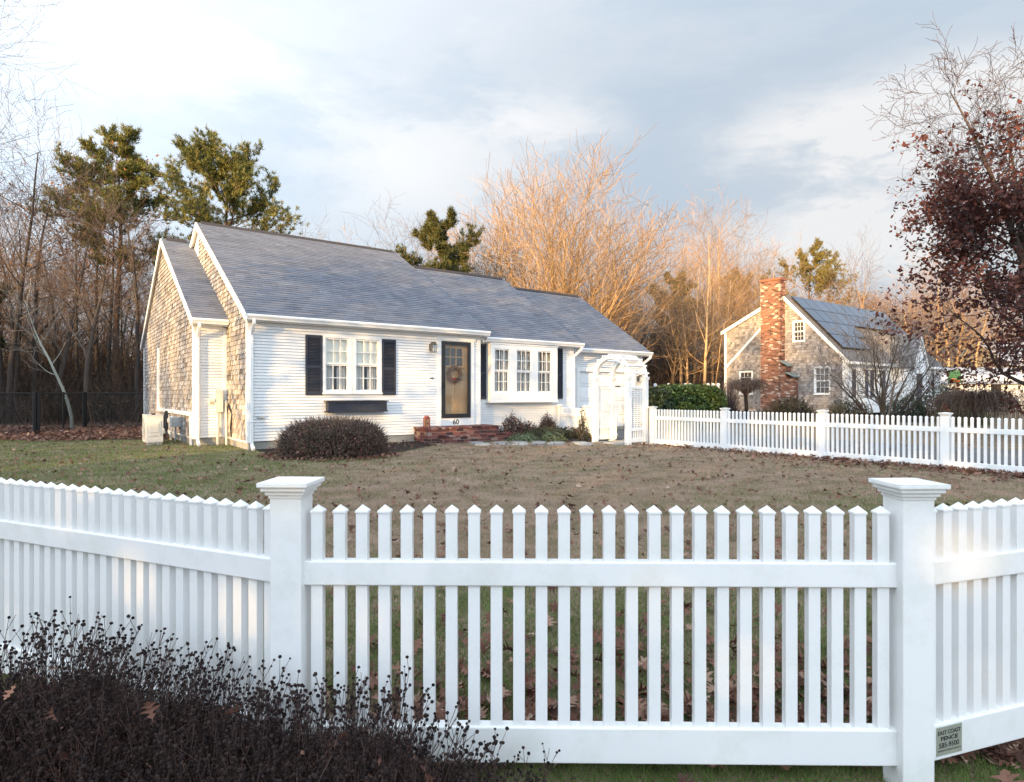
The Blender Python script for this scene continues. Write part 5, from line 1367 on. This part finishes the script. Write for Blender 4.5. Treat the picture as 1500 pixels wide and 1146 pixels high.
# small umbrella-shaped weeping tree
rgw = random.Random(301)
def weeping(H, Rr, n, seed, drop, trunk_r, fork=.62):
    rg = random.Random(seed); tm, wm = MB(), MB()
    tm.tube([(0,0,-.1),(.02,0,H*.35),(-.01,.02,H*fork)], [trunk_r*1.15,trunk_r,trunk_r*.95], 8)
    for i in range(n):
        a = rg.random()*6.28; r = Rr*math.sqrt(rg.uniform(.05,1)); top = H*rg.uniform(.86,1.04)*(1-.12*(r/Rr)**2)
        p0 = V((0,0,H*fork*rg.uniform(.9,1))); p1 = V((math.cos(a)*r*.5, math.sin(a)*r*.5, H*fork+(top-H*fork)*.8)); p2 = V((math.cos(a)*r*.85, math.sin(a)*r*.85, top)); p3 = V((math.cos(a)*r*1.05, math.sin(a)*r*1.05, top-drop*rg.uniform(.3,1)*.5)); p4 = p3+V((rg.gauss(0,.05),rg.gauss(0,.05),-drop*rg.uniform(.2,.9)))
        mb = tm if i < 9 else wm
        mb.tube([p0,p1,p2,p3,p4], [.028,.022,.013,.008,.004] if i < 9 else [.008,.007,.006,.005,.003], 4 if i < 9 else 3)
        for k in range(4):
            q = p1.lerp(p3, rg.random()); e = q+V((rg.gauss(0,.16),rg.gauss(0,.16),rg.gauss(-.02,.14))); wm.tube([q, e], [.006,.003], 3)
    return tm.mesh('trunk', MAT['bark_dark'], smooth=True), wm.mesh('crown', MAT['twig'])
place('weeping_tree', weeping(1.95, .92, 210, 302, .40, .075), 'small umbrella shaped weeping tree in front of the left gable window', 'tree', (9.9,26.0,0))
place('weeping_shrub', weeping(1.38, 1.25, 520, 303, .95, .06, .5), 'low drooping bare shrub beyond the fence under the russet oak', 'shrub', (15.2,20.2,0))
# many-stemmed bare ornamental shrub
orn = []
for i, (ax, tl_) in enumerate(((-62,2.7),(-50,3.4),(-37,3.9),(-24,3.9),(-8,3.7),(6,3.9),(20,4.0),(33,3.6),(47,3.0),(60,2.3))):
    a = R(ax*.86); dy = rgf.uniform(-.5,.5); orn.append(((math.sin(a)*.16, dy*.1, -.05), (math.sin(a), dy, math.cos(a)), tl_*.92, .06))
ORN = dict(FANP, rmin=.006, tl=2, nc=[7,5,4], ang=[34,38,38], lr=[.42,.5,.5], r0=.06, wob=[.09,.13,.15,.16])
place('bare_shrub', make_tree('bare_shrub', 311, ORN, 'bark_grey', 'twig_grey', stems=orn), 'tall many stemmed bare ornamental shrub in front of the solar roofed house', 'shrub', at(1296,23.2)+V((0,0,0)))

# ------------------------------------------------------------------ dead flower clumps in the front bed
def flower_clump(seed, rad, h, n, lean=.55, nleaf=1500, heads=.95):
    rg = random.Random(seed); st, hd, lf = MB(), MB(), MB()
    for i in range(n):
        a = rg.random()*6.28; r = rad*math.sqrt(rg.random())*.65
        p = V((math.cos(a)*r, math.sin(a)*r, 0)); hh = h*min(1.03, rg.gauss(.90,.08))*(1-.20*(r/rad))
        d = V((math.cos(a)*r/rad*lean+rg.gauss(0,.13), math.sin(a)*r/rad*lean+rg.gauss(0,.13), 1)).normalized()
        mid = p+d*hh*.55; e = mid+(d+V((rg.gauss(0,.12),rg.gauss(0,.12),.1))).normalized()*hh*.45
        st.tube([p, mid, e], [.0020,.0014,.0008], 3)
        tips = [e]
        for b in range(rg.choice((2,3,4,5,6))):
            q = mid.lerp(e, rg.uniform(.25,.95)); t = q+(d+V((rg.gauss(0,.5),rg.gauss(0,.5),.3))).normalized()*hh*rg.uniform(.05,.16)
            st.tube([q, t], [.0010,.0007], 3); tips.append(t)
        for t in tips:
            if rg.random() < heads and t.z > h*.66*(1-.2*(r/rad)):
                s = rg.uniform(.0034,.0062)
                hd.sphere(t, s, 6, 4, rg.uniform(.8,1.15))
        # dry leaf scraps along the stem
        for b in range(rg.choice((2,3,4))):
            q = p.lerp(mid, rg.uniform(.3,1)) if rg.random() < .75 else mid.lerp(e, rg.random()*.5)
            u = V((rg.gauss(0,1),rg.gauss(0,1),rg.gauss(-.3,.6))).normalized(); v = rot_about(u.orthogonal().normalized(), u, rg.random()*6.28); s = rg.uniform(.012,.034)
            lf.face([q, q+u*s*.45+v*s*.22, q+u*s, q+u*s*.5-v*s*.2], rg.random()*.9)
    for i in range(nleaf):
        a = rg.random()*6.28; r = rad*math.sqrt(rg.random()); z = h*.60*(1-.30*(r/rad)**2)*rg.uniform(.10,1)**.6
        q = V((math.cos(a)*r, math.sin(a)*r, z)); u = V((rg.gauss(0,1),rg.gauss(0,1),rg.gauss(0,.7))).normalized(); v = rot_about(u.orthogonal().normalized(), u, rg.random()*6.28); w = u.cross(v); s = rg.uniform(.008,.022)
        m_ = q+u*s*.5+w*s*rg.uniform(-.25,.25)
        rr = rg.betavariate(1.3,1.9)
        lf.face([q, q+u*s*.35+v*s*.25, m_, q+u*s*.35-v*s*.22], rr); lf.face([m_, q+u*s*.6+v*s*.2, q+u*s, q+u*s*.65-v*s*.18], rr)
        if i % 3 == 0: st.tube([q, q+V((rg.gauss(0,.04),rg.gauss(0,.04),rg.uniform(.02,.09)))], [.0016,.0009], 3)
    return st.mesh('stems', MAT['drystem']), hd.mesh('seed_heads', MAT['seed']), lf.mesh('dead_leaves', MAT['dryleaf'])
CL = [flower_clump(401, .34, .58, 230, nleaf=13000), flower_clump(402, .30, .51, 210, nleaf=11000), flower_clump(403, .28, .45, 110, nleaf=19000, heads=.12), flower_clump(404, .27, .43, 160, nleaf=10000)]
def clump(k, x, y, rz, sc, label):
    t = thing('dead_flower_clump', label, 'dead plant', (x,y,-.075), rz, 'dead flower clumps in the front bed'); t.scale = (sc,sc,sc*.94)
    for nm, me in zip(('stems','seed_heads','dead_leaves'), CL[k]): kind(link(nm, me, t), 'stuff')
G = 'dead dark brown flower clump with round seed heads before the white fence'
clump(0, -1.52, 1.86, .3, 1.08, 'tallest dead flower clump with dark seed heads at the left end of the bed')
clump(0, -1.16, 1.78, 2.1, 1.0, G)
clump(1, -.86, 1.70, 1.2, 1.0, G)
clump(1, -.70, 1.50, 4.4, .92, G)
clump(1, -.50, 1.66, 3.3, 1.02, 'dead flower clump with seed heads in front of the left fence post')
clump(3, -.30, 1.56, 5.1, 1.02, G)
clump(3, -.06, 1.52, .9, .86, 'smallest dead flower clump at the right end of the bed')
clump(1, -1.22, 1.40, 5.6, 1.0, G)
clump(2, -.98, 1.28, 2.8, 1.05, G)
clump(2, -.62, 1.22, 4.1, .98, G)
clump(2, -.30, 1.24, 1.7, .90, G)
clump(2, .0, 1.28, 3.6, .70, G)
# oak leaves caught in the dead stems
xl = np.array([-1.24,-1.12,-.93,-.70,-.42,-.80,-.45,-.20]); yl = np.array([1.52,1.50,1.58,1.56,1.48,1.30,1.28,1.45])
zl = np.array([.47,.42,.38,.40,.37,.34,.31,.29])
v_, r_ = scatter_leaves(xl, yl, zl, nr_.uniform(.04,.065,len(xl)), 1.1, np.array([.6,.3,.42,.3,.35,.4,.7,.3]))
o = link('caught_leaves', np_mesh('caught_leaves', v_, None, 4, r_, MAT['leaf_fall'])); kind(o, 'stuff'); tag(o, 'dry oak leaves caught among the dead flower stems', 'leaves')

# ------------------------------------------------------------------ unseen trees, bushes and pines across the street, set out to shade the garden
SUN_AZ = V((-.509,-.861,0)); SUN_EL = R(9.0)
sideways = V((.861,-.509,0)); rc = random.Random(505)
clumpy = lambda p: 1.0 if math.sin(p.x*1.7)+math.sin(p.y*1.9+1)+math.sin(p.z*2.0+2) > .0 else .03
t_cast = make_tree('street_tree', 61, dict(SPREAD, H=12.5, nc=[15,8,5], rmin=.010), 'bark_grey', 'twig', 'deadleaf', 8, .22, .30, .75, leafz=clumpy)
t_high = make_tree('street_tree', 64, dict(SPREAD, H=12.5, nc=[13,8,5], st=[.50,.2,.15], rmin=.010), 'bark_grey', 'twig', 'deadleaf', 8, .22, .30, .75, leafz=clumpy)
big = shrub('added_shade_bush', 'large dark evergreen bush added out of view to shade the white fence and lawn', 'bush', (0,0,0), 2.7, 2.2, 4.7, 'evergreen', 5200, .34, 601, ntw=60, twl=.6, group='unseen evergreen bushes added for shade')  # added blocker, stretched tall below to keep low sun off fence and lawn
for i in range(21):
    k = -46+i*2.9+rc.uniform(-.6,.6); p = SUN_AZ*(25+rc.uniform(-2,2))+sideways*k
    b_ = big if i == 0 else copy_tree(big)
    hgt = 10.2 if k < -23 else (5.7 if k < -8.5 else 6.4)
    b_.location = (p.x,p.y,-.1); b_.rotation_euler.z = rc.random()*6.28; b_.scale = (1,1,hgt/4.7*rc.uniform(.93,1.05))
spots = [(-45+i*3.6+rc.uniform(-1,1), 31+rc.uniform(-4,4), rc.uniform(11.5,13.5)) for i in range(9)]
spots += [(-4.0,31,17.2),(-2.2,36,18),(-.6,30,16.5),(2.0,34,17),(5.5,31,17),(8.5,33,16.5)]
for k, D, hgt in spots:
    p = SUN_AZ*D+sideways*k
    place('street_tree', t_high if -16 < k < -1 else t_cast, 'tall bare tree across the street from the white fence', 'tree', (p.x,p.y,-.1), rc.random()*6.28, hgt/topz(t_cast), 'trees across the street')
clumpy2 = lambda p: 1.0 if math.sin(p.x*2.3+.5)+math.sin(p.y*2.1+1)+math.sin(p.z*3.1+2) > .55 else .04
t_side = make_tree('side_tree', 66, dict(SPREAD, H=8.2, r0=.16, nc=[18,9,5], st=[.24,.2,.15], lr=[.42,.5,.5], rmin=.006), 'bark_grey', 'twig', 'deadleaf', 9, .15, .16, .9, leafz=clumpy2)
t_side2 = make_tree('side_tree', 67, dict(SPREAD, H=8.2, r0=.15, nc=[11,7,4], st=[.42,.2,.15], lr=[.40,.5,.5], rmin=.006), 'bark_grey', 'twig', 'deadleaf', 8, .15, .16, .6, leafz=clumpy2)
for x, y, hh, rz_, lb in ((-12.2,2.2,11.6,.4,'bare limbed tree with clinging brown leaves on the left edge of the front lawn'),(-8.2,-3.2,10.6,5.1,'bare limbed tree with clinging brown leaves on the verge left of the white fence'),(-13.6,-4.5,13.0,4.2,'bare limbed tree with clinging brown leaves by the road left of the white fence')):
    ts_ = t_side2 if x > -9 else t_side; place('side_tree', ts_, lb, 'tree', (x,y,-.1), rz_, hh/topz(ts_))
for k in (3.2, 7.0):
    p = SUN_AZ*27+sideways*k
    place('added_shade_pine', pineB, 'broad pine added out of view to shade the oak and white fence', 'tree', (p.x,p.y,-.1), k, fit(pineB,14.5), 'unseen pines added for shade')  # dense unseen pines put in to keep the oak and right fence unlit

# ================================================================== LIGHT, SKY, CAMERA
sd = bpy.data.lights.new('sun', 'SUN'); sd.energy = 5.0; sd.angle = R(.5); sd.color = (1, .63, .25)
so = bpy.data.objects.new('sun', sd); col.objects.link(so)
sv = V((SUN_AZ.x*math.cos(SUN_EL), SUN_AZ.y*math.cos(SUN_EL), math.sin(SUN_EL)))
so.rotation_euler = (-sv).to_track_quat('-Z', 'Y').to_euler()
w = bpy.data.worlds.new('World'); scene.world = w; w.use_nodes = True
nt = w.node_tree; N, L = nt.nodes, nt.links
bg = N['Background']; bg.inputs['Strength'].default_value = .057
sky = N.new('ShaderNodeTexSky'); sky.sky_type = 'NISHITA'; sky.sun_disc = False
sky.sun_elevation = SUN_EL; sky.sun_rotation = math.atan2(sv.x, sv.y)
tc = N.new('ShaderNodeTexCoord')
def mth(op, a, b=None, c=None, clamp=False):
    n = N.new('ShaderNodeMath'); n.operation = op; n.use_clamp = clamp
    for i, v in enumerate((a, b, c)):
        if v is None: continue
        if isinstance(v, (int, float)): n.inputs[i].default_value = v
        else: L.new(v, n.inputs[i])
    return n.outputs[0]
def vm(op, a, b=None):
    n = N.new('ShaderNodeVectorMath'); n.operation = op
    for i, v in enumerate((a, b)):
        if v is None: continue
        if isinstance(v, (tuple, list, Vector)): n.inputs[i].default_value = tuple(v)
        else: L.new(v, n.inputs[i])
    return n
def noise(vec, s, det=5, ro=.55):
    n = N.new('ShaderNodeTexNoise'); n.inputs['Scale'].default_value = s; n.inputs['Detail'].default_value = det; n.inputs['Roughness'].default_value = ro
    L.new(vec, n.inputs['Vector']); return n
def mrange(v, a, b, c=0, d=1):
    n = N.new('ShaderNodeMapRange'); n.interpolation_type = 'SMOOTHSTEP'
    L.new(v, n.inputs['Value'])
    for k, x in zip(('From Min','From Max','To Min','To Max'), (a,b,c,d)): n.inputs[k].default_value = x
    return n.outputs[0]
def mixc(f, a, b):
    n = N.new('ShaderNodeMix'); n.data_type = 'RGBA'
    if isinstance(f, (int,float)): n.inputs['Factor'].default_value = f
    else: L.new(f, n.inputs['Factor'])
    for k, v in (('A',a),('B',b)):
        if isinstance(v, tuple): n.inputs[k].default_value = (*v,1)
        else: L.new(v, n.inputs[k])
    return n.outputs['Result']
dirv = vm('NORMALIZE', tc.outputs['Generated']).outputs[0]
st = vm('MULTIPLY', dirv, (1,1,2.6)).outputs[0]
nz1 = noise(st, 2.2, 6, .58)
warp = vm('SUBTRACT', nz1.outputs['Color'], (.5,.5,.5)).outputs[0]
wv = vm('ADD', st, vm('MULTIPLY', warp, (.26,.26,.24)).outputs[0]).outputs[0]
def blob(u, v, r0, r1, amp):
    d = V(((u-750)/900, 1, (577-v)/900)).normalized(); c = (d.x, d.y, d.z*2.6)
    ds = vm('DISTANCE', wv, c).outputs['Value']
    return mrange(ds, r0, r1, amp, 0)
# grey-blue cloud masses
dark = None
for args in ((1010,100,.05,.50,.60),(1010,270,.05,.40,.80),(1230,292,.03,.17,.85),(870,230,.0,.36,.45),(1330,40,.0,.40,.40),(480,310,.0,.35,.40),(190,150,.0,.28,.35),(-500,200,.1,.9,.4),(2300,250,.1,.9,.4)):
    b = blob(*args); dark = b if dark is None else mth('ADD', dark, b)
dark = mth('MULTIPLY', dark, mrange(noise(wv, 2.3, 9, .62).outputs['Fac'], .36, .60, .25, 1.15), clamp=True)
bright = None
for args in ((1260,190,.02,.30,1.0),(1250,352,.0,.28,1.0),(800,195,.0,.20,.6),(420,110,.1,.6,.4),(640,270,.0,.3,.5),(1420,250,.05,.4,.9)):
    b = blob(*args); bright = b if bright is None else mth('ADD', bright, b)
bright = mth('MULTIPLY', bright, mrange(noise(wv, 3.4, 9, .62).outputs['Fac'], .40, .58, .25, 1.1), clamp=True)
base = mixc(mrange(noise(wv, 2.1, 8, .6).outputs['Fac'], .40, .60), (6.5,7.6,8.8), (7.9,8.55,9.3))
c1 = mixc(dark, base, (6.3,7.35,8.6))
c2 = mixc(bright, c1, (10.6,10.6,10.7))
clear = mixc(.90, sky.outputs[0], c2)
# thin cloud is brightest round the low sun
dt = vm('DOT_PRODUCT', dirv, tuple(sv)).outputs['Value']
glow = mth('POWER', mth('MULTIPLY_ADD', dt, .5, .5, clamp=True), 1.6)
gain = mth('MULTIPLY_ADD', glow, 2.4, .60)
sep = N.new('ShaderNodeSeparateXYZ'); L.new(dirv, sep.inputs[0])
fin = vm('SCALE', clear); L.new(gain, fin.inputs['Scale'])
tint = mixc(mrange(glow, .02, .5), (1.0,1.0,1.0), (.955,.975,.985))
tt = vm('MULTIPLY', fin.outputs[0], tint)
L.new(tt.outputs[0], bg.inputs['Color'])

cd = bpy.data.cameras.new('camera'); cam = bpy.data.objects.new('camera', cd); col.objects.link(cam)
cam.location = (0,0,1.22); cam.rotation_euler = (R(90),0,0)
cd.sensor_width = 36; cd.lens = 36*900/1500; cd.shift_y = 4/1500; cd.clip_start = .05; cd.clip_end = 1500
scene.camera = cam
scene.view_settings.view_transform = 'Standard'; scene.view_settings.look = 'None'
scene.view_settings.exposure = 1.33; scene.view_settings.gamma = 1
scene.cycles.use_denoising = True
try: scene.cycles.denoiser = 'OPENIMAGEDENOISE'
except Exception: pass
scene.cycles.max_bounces = 8; scene.cycles.transparent_max_bounces = 12
scene.cycles.sample_clamp_indirect = 6
